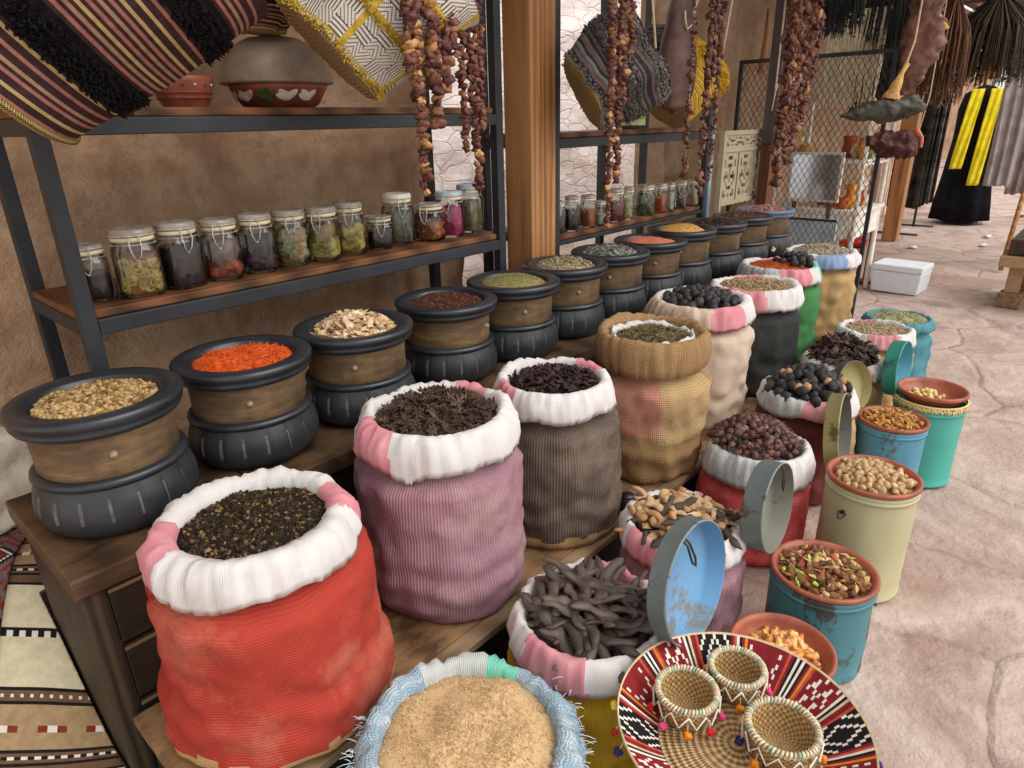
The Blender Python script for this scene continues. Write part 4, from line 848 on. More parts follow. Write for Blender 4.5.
M['bpod'] = m_piece('beige_pod', [(186, 152, 106), (206, 174, 130), (164, 128, 84), (220, 192, 152)], .6, .3, 60, .3, (120, 86, 52))
bp = [MB().blob((0, 0, 0), .0115, (1.3, .9, .85), None, 0, .3, 9, 7, k) for k in (1, 5, 9)]
x, y, z = BZ['pods']; pieces('beige_pod', bp, M['bpod'], pile_spots(190, (x, y, z-.012), .112, .026, rr, .018, 2, 3), 'beige rounded pod in the bowl on the cream tin', 'seed pod', 'beige pods in a terracotta bowl')
heap('pod_bed', 'beige crumbs under the beige pods', 'seeds', (x, y, z-.03), .118, .025, 100, 'chunk', .008, M['bpod'], 64)
M['flake'] = m_piece('yellow_flake', [(180, 124, 54), (204, 150, 74), (150, 98, 46), (214, 172, 102), (170, 92, 46)], .7, .3, 60, .3, (100, 62, 34))
fk = [MB().octa((0, 0, 0), (.017, .012, .004), Matrix.Identity(3), jit=.4, rr=rr), MB().octa((0, 0, 0), (.014, .009, .007), Matrix.Identity(3), jit=.4, rr=rr), MB().blob((0, 0, 0), .009, (1.3, .9, .8), None, 0, .5, 8, 6, 3)]
x, y, z = BZ['flakes']; pieces('yellow_flake', fk, M['flake'], pile_spots(200, (x, y, z-.010), .106, .028, rr, .014, 2, .8), 'yellow-brown dried flake in the bowl on the light blue tin', 'dried flake', 'yellow-brown flakes in a terracotta bowl')
heap('flake_bed', 'yellow-brown crumbs under the flakes', 'spice', (x, y, z-.026), .112, .025, 100, 'chunk', .008, M['flake'], 65)
M['ychip'] = m_piece('pale_yellow_chip', [(222, 196, 122), (234, 212, 150), (206, 176, 100)], .6, .3, 60, .25, (170, 136, 74))
x, y, z = BZ['chips']; pieces('yellow_chip', bp, M['ychip'], pile_spots(34, (x-.01, y+.01, z-.036), .072, .012, rr, .016, 1, 3), 'pale yellow chip in the bowl on the turquoise tin', 'dried chip', 'pale yellow chips in a terracotta bowl')
x, y, z = BZ['potpourri']
ppm = {'brown': [(120, 80, 50), (150, 106, 68), (96, 62, 42)], 'tan': [(190, 150, 100), (214, 180, 130)], 'green': [(150, 170, 60), (190, 200, 90)], 'red': [(170, 60, 44), (200, 90, 60)]}
spp = pile_spots(260, (x, y, z-.010), .116, .024, rr, .014, 2, .8)
for col, (a, b) in {'brown': (0, 170), 'tan': (170, 236), 'green': (236, 249), 'red': (249, 260)}.items():
    pieces('potpourri_flake', fk, m_piece('potpourri_'+col, ppm[col], .7, .25, 60, .3, (60, 40, 28)), spp[a:b], col+' potpourri flake in the bowl on the dark teal tin', 'potpourri', col+' potpourri flakes in a terracotta bowl')
heap('potpourri_bed', 'brown crumbs under the potpourri flakes', 'potpourri', (x, y, z-.024), .12, .022, 160, 'chunk', .008, I('potpourri_bed_mat', [(100, 70, 46), (140, 100, 66)]), 66)

# ------------------------------------------------------------------ loose tin lids standing on edge
def lid(label, p, axis, r, d, outer, inner, hook=None, spin=0):
    """shallow pan lid; p = centre of its open mouth, axis points out of the mouth"""
    t = thing('tin_lid', label, 'lid', p); t.rotation_mode = 'QUATERNION'; t.rotation_quaternion = Vector(axis).to_track_quat('Z', 'Y')
    MB().lathe([(0, -d), (r*.97, -d), (r, -d+.004), (r, -.004), (r*1.012, -.003), (r*1.012, .001), (r*.99, .002)], 72).build('lid_shell', outer, t)
    MB().lathe([(r*.99, .002), (r*.975, -.002), (r*.97, -d+.006), (r*.95, -d+.003), (0, -d+.003)], 72).build('lid_inside', inner, t)
    if hook is not None:
        k = MB(); a = hook; u = Vector((math.cos(a), math.sin(a), 0)); s_ = Vector((-u.y, u.x, 0))
        k.tube([u*r*.98+s_*.004, u*r*.9+s_*.005+Vector((0, 0, .008)), u*r*.55+s_*.008+Vector((0, 0, .010)), u*r*.42+Vector((0, 0, .010)), u*r*.55-s_*.008+Vector((0, 0, .010)), u*r*.9-s_*.005+Vector((0, 0, .008)), u*r*.98-s_*.004], .0028, 8)
        k.build('wire_handle', M['dark_wire'], t)
    return t
def toward(phi, el=0):                     # direction in the ground plane as seen from the aisle, tilted up by el
    a = va(phi); return Vector((math.cos(a)*math.cos(el), math.sin(a)*math.cos(el), math.sin(el)))
# lids: grown round the tins they belong to
def lidpx(label, x, y, Y, ax, r, d, outer, inner, hook=None):
    return lid(label, ony(x, y, Y), ax, r, d, outer, inner, hook)
lidpx('round lid with a sky blue inside, leaning against the purple floor sack', 697, 583, .535, toward(42, .14), .146, .048, M['lid_greyblue'], M['lid_blue'], 1.9)
lidpx('grey metal lid standing on edge between the coral sack and the teal tin', 778, 508, .545, toward(40, .10), .132, .06, M['lid_greyblue'], M['lid_grey'], 1.4)
lidpx('olive painted lid standing on edge beside the cream tin', 845, 434, .575, toward(34, .16), .15, .05, M['lid_olive'], M['lid_darkgrey'])
lidpx('dark grey lid with a pale yellow inside, leaning on the tan flower sack', 855, 386, .66, toward(62, .3), .105, .04, M['lid_darkgrey'], M['lid_olive'])
lidpx('teal lid with a light blue inside beside the turquoise tin', 904, 369, .555, toward(44, .08), .122, .055, M['lid_teal'], M['lid_cyan'])

# ------------------------------------------------------------------ woven tray with small baskets
M['coil'] = None
t_ = NT('coiled_straw'); uv = t_.coord('UV'); w1 = t_.wave(uv, 22, 'Y', .6, 6); w2 = t_.wave(uv, 34, 'X', 1.5, 3)
t_.color(t_.ramp(t_.math('ADD', t_.math('MULTIPLY', w1, .6), t_.math('MULTIPLY', w2, .4)), [(.15, (132, 98, 62)), (.6, (196, 164, 118)), (.9, (214, 188, 146))])).rough(.8, .2).bump(t_.math('ADD', w1, t_.math('MULTIPLY', w2, .5)), .8, .006); M['coil'] = t_.m
t_ = NT('basket_weave'); uv = t_.coord('UV'); w1 = t_.wave(uv, 22, 'X', .4, 4); w2 = t_.wave(uv, 26, 'Y', .4, 4)
ck = t_.node('ShaderNodeTexChecker'); ck.inputs['Scale'].default_value = 1; mp = t_.coord('UV', (140, 150, 1)); t_.l(mp, ck.inputs['Vector'])
t_.color(t_.mix(t_.math('MULTIPLY', ck.outputs['Fac'], .75), t_.ramp(t_.noise(uv, 60, 3), [(.3, (190, 152, 94)), (.7, (222, 190, 134))]), (112, 76, 40))).rough(.55, .35).bump(t_.math('ADD', w1, ck.outputs['Fac']), .8, .005); M['weave'] = t_.m
KC = [m_plain('yarn_dark_red', (128, 40, 44), .95, .12, 60, .3, .002, .05), m_plain('yarn_black', (38, 34, 36), .95, .1, 60, .3, .002, .05), m_plain('yarn_white', (226, 218, 206), .95, .05, 60, .3, .002, .05), m_plain('yarn_orange', (214, 132, 52), .95, .1, 60, .3, .002, .05), m_plain('yarn_coral', (186, 84, 66), .95, .1, 60, .3, .002, .05), m_plain('yarn_cream', (206, 186, 150), .95, .1, 60, .3, .002, .05)]
def kil(j, i, n=9):
    """woven band motif: column j round the tray, row i across the rim"""
    q = j % 62
    if q < 14: return 2 if (q % 4 == 2 and i in (4,)) or (q in (1, 12) and i % 2) else 0
    if q < 20: return (3, 0, 1, 2, 4, 0)[q-14]
    if q < 33:
        x = abs(q-26); y = abs(i-4)
        return 2 if (x+y) % 4 == 0 and x+y > 0 else 1
    if q < 40: return (4, 0, 0, 5, 1, 2, 0)[q-33]
    if q < 50: return 2 if ((q-40)+(i % 4)) % 5 == 0 or ((q-40)-(i % 4)) % 5 == 0 and i in (3, 4, 5, 6) else 0
    return (0, 4, 3, 0, 1, 2, 1, 2, 1, 0, 4, 0)[q-50]
TR = thing('woven_tray', 'round woven tray with a dark red patterned rim holding three small baskets', 'tray', (1.0, .328, .331))
rt = .236
MB().lathe([(0, 0), (rt*.66, 0), (rt*.69, .006), (rt*.66, .014), (rt*.4, .0125), (0, .012)], 90).build('coiled_base', M['coil'], TR)
prf = [(rt*.66, .015)]+[(rt*(.66+.34*k/9), .015+.058*(k/9)**1.1) for k in range(1, 10)]
mb = MB(); mb.lathe(prf, 248, mfn=lambda j, i: kil(j, i)); mb.lathe([(rt*1.0, .073), (rt*1.012, .077), (rt*1.018, .071)]+[(rt*(1.012-.34*k/6), .069-.066*k/6) for k in range(1, 7)], 248, mfn=lambda j, i: 5)
mb.build('patterned_rim', KC, TR)
PCOL = [m_plain('pompom_'+n, c, .95, .15, 90, .4, .003, .05) for n, c in (('orange', (226, 140, 50)), ('red', (196, 50, 60)), ('pink', (222, 80, 130)), ('purple', (92, 50, 116)), ('yellow', (232, 196, 80)), ('navy', (52, 52, 100)))]
def pompom(parent, p, r, k, cord=None):
    mb = MB(); mb.blob(p, r, (1, 1, 1), None, 0, .5, 12, 9, k)
    if cord: mb.tube([cord, p], .0012, 5, 1)
    return mb.build('pompom', [PCOL[k % 6], M['string']], parent)
for k in range(14):
    a = 2*PI*k/14+.2; pompom(TR, (rt*1.045*math.cos(a), rt*1.045*math.sin(a), .036), .009, k, (rt*1.0*math.cos(a), rt*1.0*math.sin(a), .06))
for k in range(14):
    a = 2*PI*(k+.5)/14+.2; pompom(TR, (rt*1.03*math.cos(a), rt*1.03*math.sin(a), .024), .007, k+3, (rt*.99*math.cos(a), rt*.99*math.sin(a), .055))
MB().lathe([(0, 0), (.14, 0), (.142, .006), (.14, .322), (.136, .3285), (0, .3285)], 60).build('standing_drum', M['tin_dark'], None, (1.0, .328, .001)); tag(bpy.data.objects['standing_drum'], 'dark drum standing under the woven tray', 'drum')
def small_basket(label, c, r, first=None):
    t = thing('small_basket', label, 'basket', c, R.uniform(0, 6), 'small baskets on the woven tray')
    MB().lathe([(0, 0), (r*.72, 0), (r*.78, .006), (r*.90, .035), (r*.99, .066), (r*.95, .066), (r*.87, .036), (r*.72, .010), (0, .007)], 60).build('woven_wall', M['weave'], t)
    mb = MB(); rr_ = [r*.955+.004*math.cos(q) for q in [0]]
    for k in range(54):
        a0, a1 = 2*PI*k/54, 2*PI*(k+.95)/54
        mb.tube([((r*.97+.0045*math.cos(s))*math.cos(a0+(a1-a0)*s/6.28), (r*.97+.0045*math.cos(s))*math.sin(a0+(a1-a0)*s/6.28), .066+.0055*math.sin(s)) for s in [2*PI*j/8 for j in range(9)]], .003, 5, (0, 1, 0, 2, 1, 0, 1)[k % 7])
    mb.build('wrapped_rim', [KC[5], m_plain('rim_wrap_pale', (216, 206, 186), .9, .1, 60, .2), m_plain('rim_wrap_green', (150, 176, 150), .9, .1, 60, .2)], t)
    zz = MB()
    pts = [((r*1.0+.006)*math.cos(2*PI*k/24), (r*1.0+.006)*math.sin(2*PI*k/24), .060-.030*(k % 2)) for k in range(25)]
    zz.tube(pts, .0022, 5); zz.build('zigzag_cord', KC[2], t)
    for k in range(9):
        a = 2*PI*k/9; q = r*.98+.012; pompom(t, (q*math.cos(a), q*math.sin(a), .020), .0085, k, ((r+.004)*math.cos(a), (r+.004)*math.sin(a), .045))
    return t
for lab, (px, py), r in (('small woven basket at the upper edge of the tray, nearest the bowl of orange pieces', (737, 662), .056), ('small woven basket at the left of the tray, nearest the yellow sack', (687, 690), .061), ('small woven basket at the right of the tray, largest and nearest the viewer', (783, 727), .066)):
    c = onz(px, py, .345+.066); d_ = Vector((c.x-1.0, c.y-.328)); d_ = d_*min(1, (.188-r)/d_.length); small_basket(lab, (1.0+d_.x, .328+d_.y, .3455), r)

# ------------------------------------------------------------------ kilims and a white bundle at the left
def kilim(label, c, size, rz, pat, cols, nu, nv, z, seed=0):
    mb = MB(); hx, hy = size[0]/2, size[1]/2
    def fn(u, v): x, y = (u-.5)*2*hx, (v-.5)*2*hy; return (x, y, .004*noise.noise(Vector((x*6, y*6, seed)))+.004)
    mb.grid(fn, nu, nv, mfn=pat); n0 = len(mb.v)
    o = mb.build('kilim_rug', cols, None, (c[0], c[1], z), (0, 0, rz)); solid(o, .008, -1); return tag(o, label, 'rug')
kc = [m_plain('kilim_cream', (214, 204, 172), .95, .06, 40, .4, .003, .05), KC[1], m_plain('kilim_brown', (112, 86, 66), .95, .1, 40, .4, .003, .05), m_plain('kilim_tan', (166, 140, 106), .95, .1, 40, .4, .003, .05), m_plain('kilim_red', (126, 54, 44), .95, .14, 40, .4, .003, .05), m_plain('kilim_slate', (110, 96, 96), .95, .16, 40, .4, .003, .05), KC[2]]
def pat1(i, j):
    q = (j+4) % 60
    if q in (0, 1): return 6 if (i//2) % 2 else 1
    if q in (2, 18, 22, 26, 40, 44): return 1
    if q < 18: return 0
    if q in (24,): return 6 if (i//2) % 2 else 1
    if q < 26: return 2
    if q < 40: return 4 if q in (32, 33) and (i//3) % 5 in (1, 3) else (6 if q in (32, 33) and (i//3) % 5 == 2 else 3)
    if q < 44: return 6 if q == 42 and i % 3 == 0 else 2
    return 0
def pat2(i, j):
    x = (i % 24)-12; y = (j % 28)-14; d = abs(x)+abs(y)
    if d < 4: return 4
    if d < 6: return 6 if (i+j) % 2 else 1
    if d < 8: return 1
    if d < 11: return 5
    if d < 13: return 4
    return 5 if (i//2+j//2) % 3 else 4
def drape(x, y):
    q = max(0, min(1, (y-1.50)/.62)); return .03+.37*q*q*(3-2*q)
def draped(label, s0, s1, t0, t1, pat, cols, cell, lift, seed):
    """kilim thrown over the folded pile; s runs away from the viewer, t across"""
    mb = MB(); ns, nt = int((s1-s0)/cell), int((t1-t0)/cell); S_ = Vector((.494, .870)); T_ = Vector((.870, -.494)); c0 = Vector((.0, 2.0))
    for j in range(ns+1):
        for i in range(nt+1):
            p = S_*(s0+(s1-s0)*j/ns)+T_*(t0+(t1-t0)*i/nt); p = Vector((min(p.x, .214) if p.y < 1.95 else p.x, p.y)); mb.v.append((p.x-c0.x, p.y-c0.y, drape(p.x, p.y)+lift+.006*noise.noise(Vector((p.x*7, p.y*7, seed)))))
    for j in range(ns):
        for i in range(nt):
            a = j*(nt+1)+i; x, y = mb.v[a][0]+c0.x, mb.v[a][1]+c0.y
            if x > .2135 and y < 1.95 or x > .44 or y > 2.53 or y < 1.1: continue
            mb.f.append([a, a+1, a+nt+2, a+nt+1]); mb.mi.append(pat(i, j)); mb.sm.append(True); mb.uv.append(None)
    o = mb.build('kilim_rug', cols, None, (c0.x, c0.y, 0)); solid(o, .007, -1); return tag(o, label, 'rug')
draped('cream and brown banded kilim rug beside the drawer chest', .95, 2.55, -.875, -.25, pat1, kc, .0065, .010, 2)
draped('dark red and slate patterned kilim rug lying over the banded one at the left', .90, 2.5, -1.75, -.845, pat2, kc, .0065, .022, 5)
for k, (y0, z0, lab) in enumerate(((1.72, .002, 'folded brown rug at the bottom of the pile under the kilims'), (1.86, .10, 'folded rug in the middle of the pile under the kilims'), (1.98, .20, 'folded rug on top of the pile under the kilims'))):
    o = bevel(MB().bb(-.5, .195, y0, 2.50, z0, z0+.095).build('folded_rug', kc[2], None), .02, 3); tag(o, lab, 'rug', 'folded rugs')
wb = MB()
def wbf(u, v):
    a = u*2*PI; f = v; r_ = (.17+.02*math.sin(3*a+2)+.04*noise.noise(Vector((math.cos(a)*1.5, math.sin(a)*1.5, f*3))))*(1-.25*f**2.5)
    return (r_*1.15*math.cos(a), r_*.8*math.sin(a), .26*f+.02*noise.noise(Vector((math.cos(a)*3, math.sin(a)*3, f*4))))
wb.grid(wbf, 72, 30); n0 = len(wb.v); wb.v += [(0, 0, .01), (0, 0, .27)]
for i in range(72): wb.f += [[i+1, i, n0], [30*73+i, 30*73+i+1, n0+1]]; wb.mi += [0, 0]; wb.sm += [True, True]; wb.uv += [None, None]
o = wb.build('cloth_bundle', m_plain('undyed_cotton', (206, 196, 180), .9, .12, 7, .5, .01, .1), None, (.22, 2.33, .428)); tag(o, 'off-white cloth bundle behind the drawer chest by the earth wall', 'bundle')

# ------------------------------------------------------------------ hanging baskets covered in striped cloth
def striped(name, cols, rows):
    return cols, rows
def hang_basket(label, c, axis, r0, r1, L, mats, rowf, base_mat, spin=0, shag=(), n=120, rings=60, squash=(1, 1), seed=1, sag=.01, rope=None):
    """basket hung by its handle, tilted; c = centre of the base, axis from base to mouth"""
    t = thing('hanging_basket', label, 'basket', c); q = Vector(axis).normalized().to_track_quat('Z', 'Y') ; t.rotation_mode = 'QUATERNION'; t.rotation_quaternion = q
    def fn(a, i, rr, z):
        k = noise.noise(Vector((math.cos(a)*1.6, math.sin(a)*1.6, z*5+seed)))*sag*2.2; ca, sa = math.cos(a), math.sin(a)
        e = math.sqrt((squash[0]*ca)**2+(squash[1]*sa)**2); return rr*e+k, z+k*.3
    pf = [(r0+(r1-r0)*(k/rings)**.8, .004+L*k/rings) for k in range(rings+1)]
    mb = MB(); mb.lathe(pf, n, fn=fn, mfn=lambda j, i: rowf(j, i)); mb.lathe([(p[0]-.012, p[1]) for p in reversed(pf)], n, fn=fn, mfn=lambda j, i: 0)
    rr = random.Random(seed)
    for lo, hi, slot, cnt, ln in shag:
        for k in range(cnt):
            a = rr.uniform(0, 2*PI); f = rr.uniform(lo, hi); rad, z = r0+(r1-r0)*f**.8, L*f; rad, z = fn(a, 1, rad, z)
            p = Vector((rad*math.cos(a), rad*math.sin(a), z)); d = Vector((math.cos(a)+rr.uniform(-.5, .5), math.sin(a)+rr.uniform(-.5, .5), rr.uniform(-.9, .5)))*ln*rr.uniform(.5, 1.1)
            mb.tube([p, p+d*.5+Vector((0, 0, -.003)), p+d], [.003, .0026, .001], 4, slot)
    mb.build('cloth_wall', mats, t)
    bs = MB(); bs.lathe([(0, -.012), (r0*.7, -.010), (r0*1.0, -.004), (r0*1.03, .004), (r0*1.0, .012), (0, .010)], n, fn=lambda a, i, rr_, z: (fn(a, i, rr_, z)[0] if rr_ > 0 else 0, z)); bs.build('straw_base', base_mat, t)
    if rope:
        qi = q.inverted(); hd = MB()
        for s in (-1, 1):
            p0 = Vector((s*r1*.9, 0, L)); p2 = qi @ (Vector(rope)-Vector(c)); hd.tube([p0, (p0+p2)/2+Vector((s*.03, 0, .02)), p2], .005, 6)
        hd.build('carrying_handle', M['string'], t)
    return t
def cdir(rx, uy, toward_=0): return (RV*rx+UV_*uy-FV*toward_).normalized()
st_cols = [m_plain('stripe_aubergine', (66, 48, 48), .95, .15, 60, .4, .003, .05), m_plain('stripe_black_pile', (34, 32, 34), 1, .2, 60, .6, .004, .02), m_plain('stripe_rose', (166, 112, 100), .95, .1, 60, .3, .003, .05), m_plain('stripe_straw', (184, 160, 112), .95, .1, 60, .3, .003, .05), m_plain('stripe_sand', (164, 132, 104), .95, .1, 60, .3, .003, .05)]
ROW1 = {1: 2, 4: 3, 7: 2, 9: 4, 12: 2, 15: 3, 27: 2, 29: 4, 31: 3, 33: 2, 35: 4, 37: 2, 39: 3, 42: 3, 45: 2, 58: 2, 60: 4, 62: 2, 65: 2}
def row1(j, i): return 1 if 17 <= i <= 25 or 47 <= i <= 56 else ROW1.get(i, 0)
M['straw_yellow'] = None
t_ = NT('yellow_straw'); uv = t_.coord('UV'); w1 = t_.wave(uv, 26, 'Y', .8, 6); w2 = t_.wave(uv, 60, 'X', 2, 3)
t_.color(t_.ramp(t_.math('ADD', t_.math('MULTIPLY', w1, .5), t_.math('MULTIPLY', w2, .5)), [(.2, (130, 104, 58)), (.7, (200, 172, 108))])).rough(.8, .2).bump(t_.math('ADD', w1, w2), .8, .005); M['straw_yellow'] = t_.m
c = ony(-88, -14, 1.60)
hang_basket('large hanging basket in black and aubergine striped cloth at the upper left', c, cdir(.76, .65, -.05), .315, .335, .44, st_cols, row1, M['straw_yellow'], n=150, rings=70, shag=((.245, .365, 1, 2200, .010), (.675, .805, 1, 2200, .010)), seed=4, rope=(c.x+.35, 1.72, 2.42))
c = ony(250, 14, 2.14)
hang_basket('dark striped basket with a straw base above the domed bowl', Vector((1.20, 2.14, 1.79)), Vector((.02, -.06, 1)), .085, .22, .24, st_cols, row1, M['straw_yellow'], n=110, rings=66, shag=((.3, .4, 1, 300, .02),), seed=9, rope=(1.2, 2.0, 2.6))
yc = [m_plain('print_white', (232, 226, 214), .9, .04, 60, .2, .002, .1), m_plain('print_dark', (70, 64, 62), .9, .1, 60, .2, .002, .1), m_plain('yellow_fringe_band', (206, 176, 74), .95, .16, 70, .5, .004, .05)]
def row2(j, i):
    jj, ii = j % 66, i % 34
    if jj < 6 or ii < 5 and i > 3: return 2
    bx, by = (jj-6)//15, (ii-5)//10; h = (bx*7+by*13+(i//34)*5+(j//66)*3) % 5
    x, y = (jj-6) % 15, (ii-5) % 10
    if h == 0: return 1 if (x+y) % 4 == 0 else 0
    if h == 1: return 1 if (x-y) % 4 == 0 else 0
    if h == 2: return 1 if y % 3 == 0 else 0
    if h == 3: return 1 if x % 3 == 0 else 0
    return 1 if (abs(x-7)+y) % 4 == 0 else 0
c = ony(328, 52, 1.80)
hang_basket('hanging basket in white patterned cloth with yellow fringe bands', c, cdir(.66, .74, .03), .165, .25, .36, yc, row2, M['coil'], n=396, rings=100, shag=((.0, .05, 2, 500, .012), (.34, .39, 2, 700, .012), (.68, .73, 2, 600, .012)), seed=6, rope=(c.x+.3, 1.76, 2.42))
gc = [m_plain('stripe_ash', (104, 98, 96), .95, .16, 60, .5, .004, .05), m_plain('stripe_charcoal', (62, 58, 60), .95, .16, 60, .5, .004, .05), m_plain('stripe_dusty_rose', (126, 100, 100), .95, .1, 60, .4, .003, .05), m_plain('stripe_smoke', (140, 134, 128), .95, .15, 60, .5, .004, .05)]
def row3(j, i): return (0, 1, 1, 2, 0, 3, 1, 0, 2, 1)[(i//2) % 10]
c = ony(582, 92, 1.80)
hang_basket('hanging basket in grey striped cloth with a straw base, right of the wooden post', c, cdir(.84, .54, .04), .12, .155, .30, gc, row3, M['straw_yellow'], n=110, rings=60, shag=((.35, .65, 0, 1500, .012), (.0, .1, 3, 400, .012), (.85, 1, 3, 700, .014)), seed=14, sag=.022, squash=(1, 1.25), rope=(c.x+.2, 1.74, 2.42))
c = ony(618, 92, 2.0)
hang_basket('second grey striped hanging basket, behind the first and the fruit string', ony(640, 78, 1.95), cdir(.66, .74, -.1), .12, .15, .2, gc, row3, M['straw_yellow'], n=90, rings=50, shag=((.4, .8, 0, 500, .02),), seed=17, sag=.02, rope=(3.1, 1.8, 2.42))
mc = [m_plain('mustard', (190, 150, 52), .95, .12, 60, .5, .004, .05), m_plain('mustard_pale', (226, 200, 120), .95, .1, 60, .4, .003, .05), m_plain('mustard_dark', (130, 92, 40), .95, .1, 60, .4, .003, .05)]
def row4(j, i): return {8: 1, 9: 2, 14: 1, 15: 2, 20: 1, 21: 2, 26: 1, 27: 2, 32: 1, 33: 2}.get(i, 0)
c = ony(682, 118, 1.84)
hang_basket('mustard yellow striped hanging basket behind the brown leather pouch', ony(664, 104, 1.86), cdir(.62, .78, -.05), .15, .20, .26, mc, row4, M['straw_yellow'], n=110, rings=60, shag=((.7, 1, 0, 500, .015),), seed=19, rope=(3.65, 1.76, 2.42))
# leather pouch
lp = MB(); lm = m_plain('brown_leather', (92, 68, 60), .6, .25, 14, .5, .006, .3)
def lpf(u, v):
    a = u*2*PI; f = v; w_ = .055+.065*math.sin(min(1, f*1.15)*PI*.62)*(1 if f < .8 else (1-f)/.2*.6+.4); w_ *= (1.0 if f < .97 else .3)
    return (w_*math.cos(a)+.01*noise.noise(Vector((math.cos(a)*2, f*5, 2))), .55*w_*math.sin(a)+.008*noise.noise(Vector((math.sin(a)*2, f*6, 7))), -.47*f)
lp.grid(lpf, 40, 40)
c = ony(682, -6, 1.60); t = thing('leather_pouch', 'brown leather pouch hanging in front of the mustard basket', 'pouch', c, 0)
bo = lp.build('pouch_body', lm, t)
pt = MB()
for k in range(5): pt.bb(-.02+.009*k, -.013+.009*k, -.058, -.053, -.37, -.32)
pt.build('striped_patch', mc[1], t)
tp = MB(); tp.tube([(0, 0, 0), (.01, .02, .2), (.0, .08, 2.40-c.z)], .005, 6); tp.tube([(-.02, -.03, -.06), (-.05, -.05, -.1), (-.03, -.05, -.14), (.01, -.05, -.12)], .004, 6); tp.build('hanging_cord', M['string'], t)
# ------------------------------------------------------------------ strings of dried fruit hanging from the roof beams
M['fruit'] = m_piece('dried_fruit_skin', [(96, 54, 46), (128, 78, 58), (84, 44, 42), (164, 112, 78), (110, 62, 56), (72, 40, 40)], .5, .4, 60, .35, (44, 24, 24), .6)
M['pepper'] = m_piece('dried_pepper_skin', [(92, 50, 42), (118, 66, 48), (74, 42, 38), (150, 96, 66), (84, 52, 46)], .45, .45, 70, .35, (36, 22, 20), .6)
M['amber_fruit'] = m_piece('amber_fruit', [(196, 146, 86), (206, 160, 104), (176, 124, 70)], .5, .4, 60, .3, (130, 84, 46), .5)
rr = random.Random(44)
def curl(k):
    mb = MB(); mb.blob((0, 0, 0), .0165, (1, .75, .62), None, 0, .75, 12, 8, k); mb.blob((.008, .006, .004), .009, (1, 1, .6), None, 0, .6, 8, 6, k+3); return mb
fruits = [curl(1), curl(5), curl(8), curl(12)]
peps = [MB().blob((0, 0, 0), .016, (.8, .6, 1.2), None, 0, .8, 10, 8, 3), curved(.045, .010, .8, rr, .6, .5, 7), MB().octa((0, 0, 0), (.018, .012, .009), Matrix.Identity(3), jit=.5, rr=rr)]
PM = {}
def piece_mesh(kind, k, mat):
    key = (kind, k, mat.name)
    if key not in PM:
        o = (fruits if kind == 'fruit' else peps)[k].build('tmp', mat); PM[key] = o.data; bpy.data.objects.remove(o)
    return PM[key]
NS = [0]
def strand(label, px, py, Y, group, kind='fruit', step=.017, size=1.0, wide=.010, mat=None, ztop=2.04, zb=2.41, amber=0):
    b = ony(px, py, Y); top = Vector((b.x, Y, zb))
    t = thing('dried_fruit_string', label, 'dried fruit string', top, 0, group); NS[0] += 1
    s = MB(); s.tube([(0, 0, 0), (.002, .001, (b.z-zb)*.5), (0, 0, b.z-zb)], .0016, 5); s.build('string', M['string'], t)
    z = b.z+.01; k = 0; r2 = random.Random(NS[0]*13)
    while z < min(ztop, b.z+step*92) and k < 95:
        mt = M['amber_fruit'] if r2.random() < amber else (mat or M['fruit' if kind == 'fruit' else 'pepper'])
        me = piece_mesh(kind, r2.randrange(4 if kind == 'fruit' else 3), mt)
        o = bpy.data.objects.new('dried_fruit', me); C.objects.link(o); o.parent = t
        a = r2.uniform(0, 2*PI); w = wide*r2.random(); o.location = (w*math.cos(a), w*math.sin(a), z-zb)
        o.rotation_euler = (r2.uniform(-.9, .9), r2.uniform(-.9, .9), r2.uniform(0, 6.28)); q = size*r2.uniform(.75, 1.2); o.scale = (q, q, q)
        z += step*r2.uniform(.75, 1.2); k += 1
G1 = 'dried fruit strings left of the thick wooden post'
for lab, px, py, Y, kw in (
    ('dried fruit string left of the wooden post with pale amber lower slices', 427, 196, 1.50, dict(amber=.35, step=.018, size=1.0)),
    ('short dried fruit string at the top, left of the longest left string', 411, 72, 1.50, dict(size=1.1, amber=.1)),
    ('short dried fruit string at the top centre of the left cluster', 432, 82, 1.49, dict(size=1.15, amber=.15)),
    ('shortest dried fruit string at the top right of the left cluster', 455, 58, 1.50, dict(size=1.0)),
    ('dried fruit string hanging just right of the longest left one', 438, 128, 1.52, dict(size=1.25, amber=.1)),
    ('short dark dried fruit string at the right of the left cluster', 447, 92, 1.51, dict(size=1.2)),
    ('short dried fruit string at the left edge of the left cluster', 418, 104, 1.51, dict(size=1.1)),
    ('thin dried fruit string ending over the white stone, shorter of the pair beside the post', 466, 153, 1.54, dict(size=.9)),
    ('longer dried fruit string of the pair beside the wooden post', 480, 190, 1.56, dict(size=1.0, amber=.15)),
    ('short dried fruit string between the pair beside the post', 472, 104, 1.55, dict(size=.9)),
    ('short dried fruit string at the right of the pair beside the post', 483, 132, 1.55, dict(size=.9))): strand(lab, px, py, Y, G1, **kw)
G2 = 'dried fruit strings in front of the grey striped basket'
for lab, px, py, kw in (
    ('longest red-brown fruit string in front of the right jars, ending pale', 607, 228, dict(size=.85, amber=.12)),
    ('red-brown fruit string beside the longest one before the right jars', 616, 184, dict(size=.9, amber=.1)),
    ('short red-brown fruit string over the grey striped basket', 610, 118, dict(size=1.0)),
    ('shorter glossy fruit string over the grey striped basket edge', 622, 106, dict(size=1.05, amber=.08)),
    ('topmost short fruit string over the right grey basket', 630, 60, dict(size=.9))): strand(lab, px, py, 1.50, G2, **kw)
G3 = 'dried fruit strings right of the leather pouch'
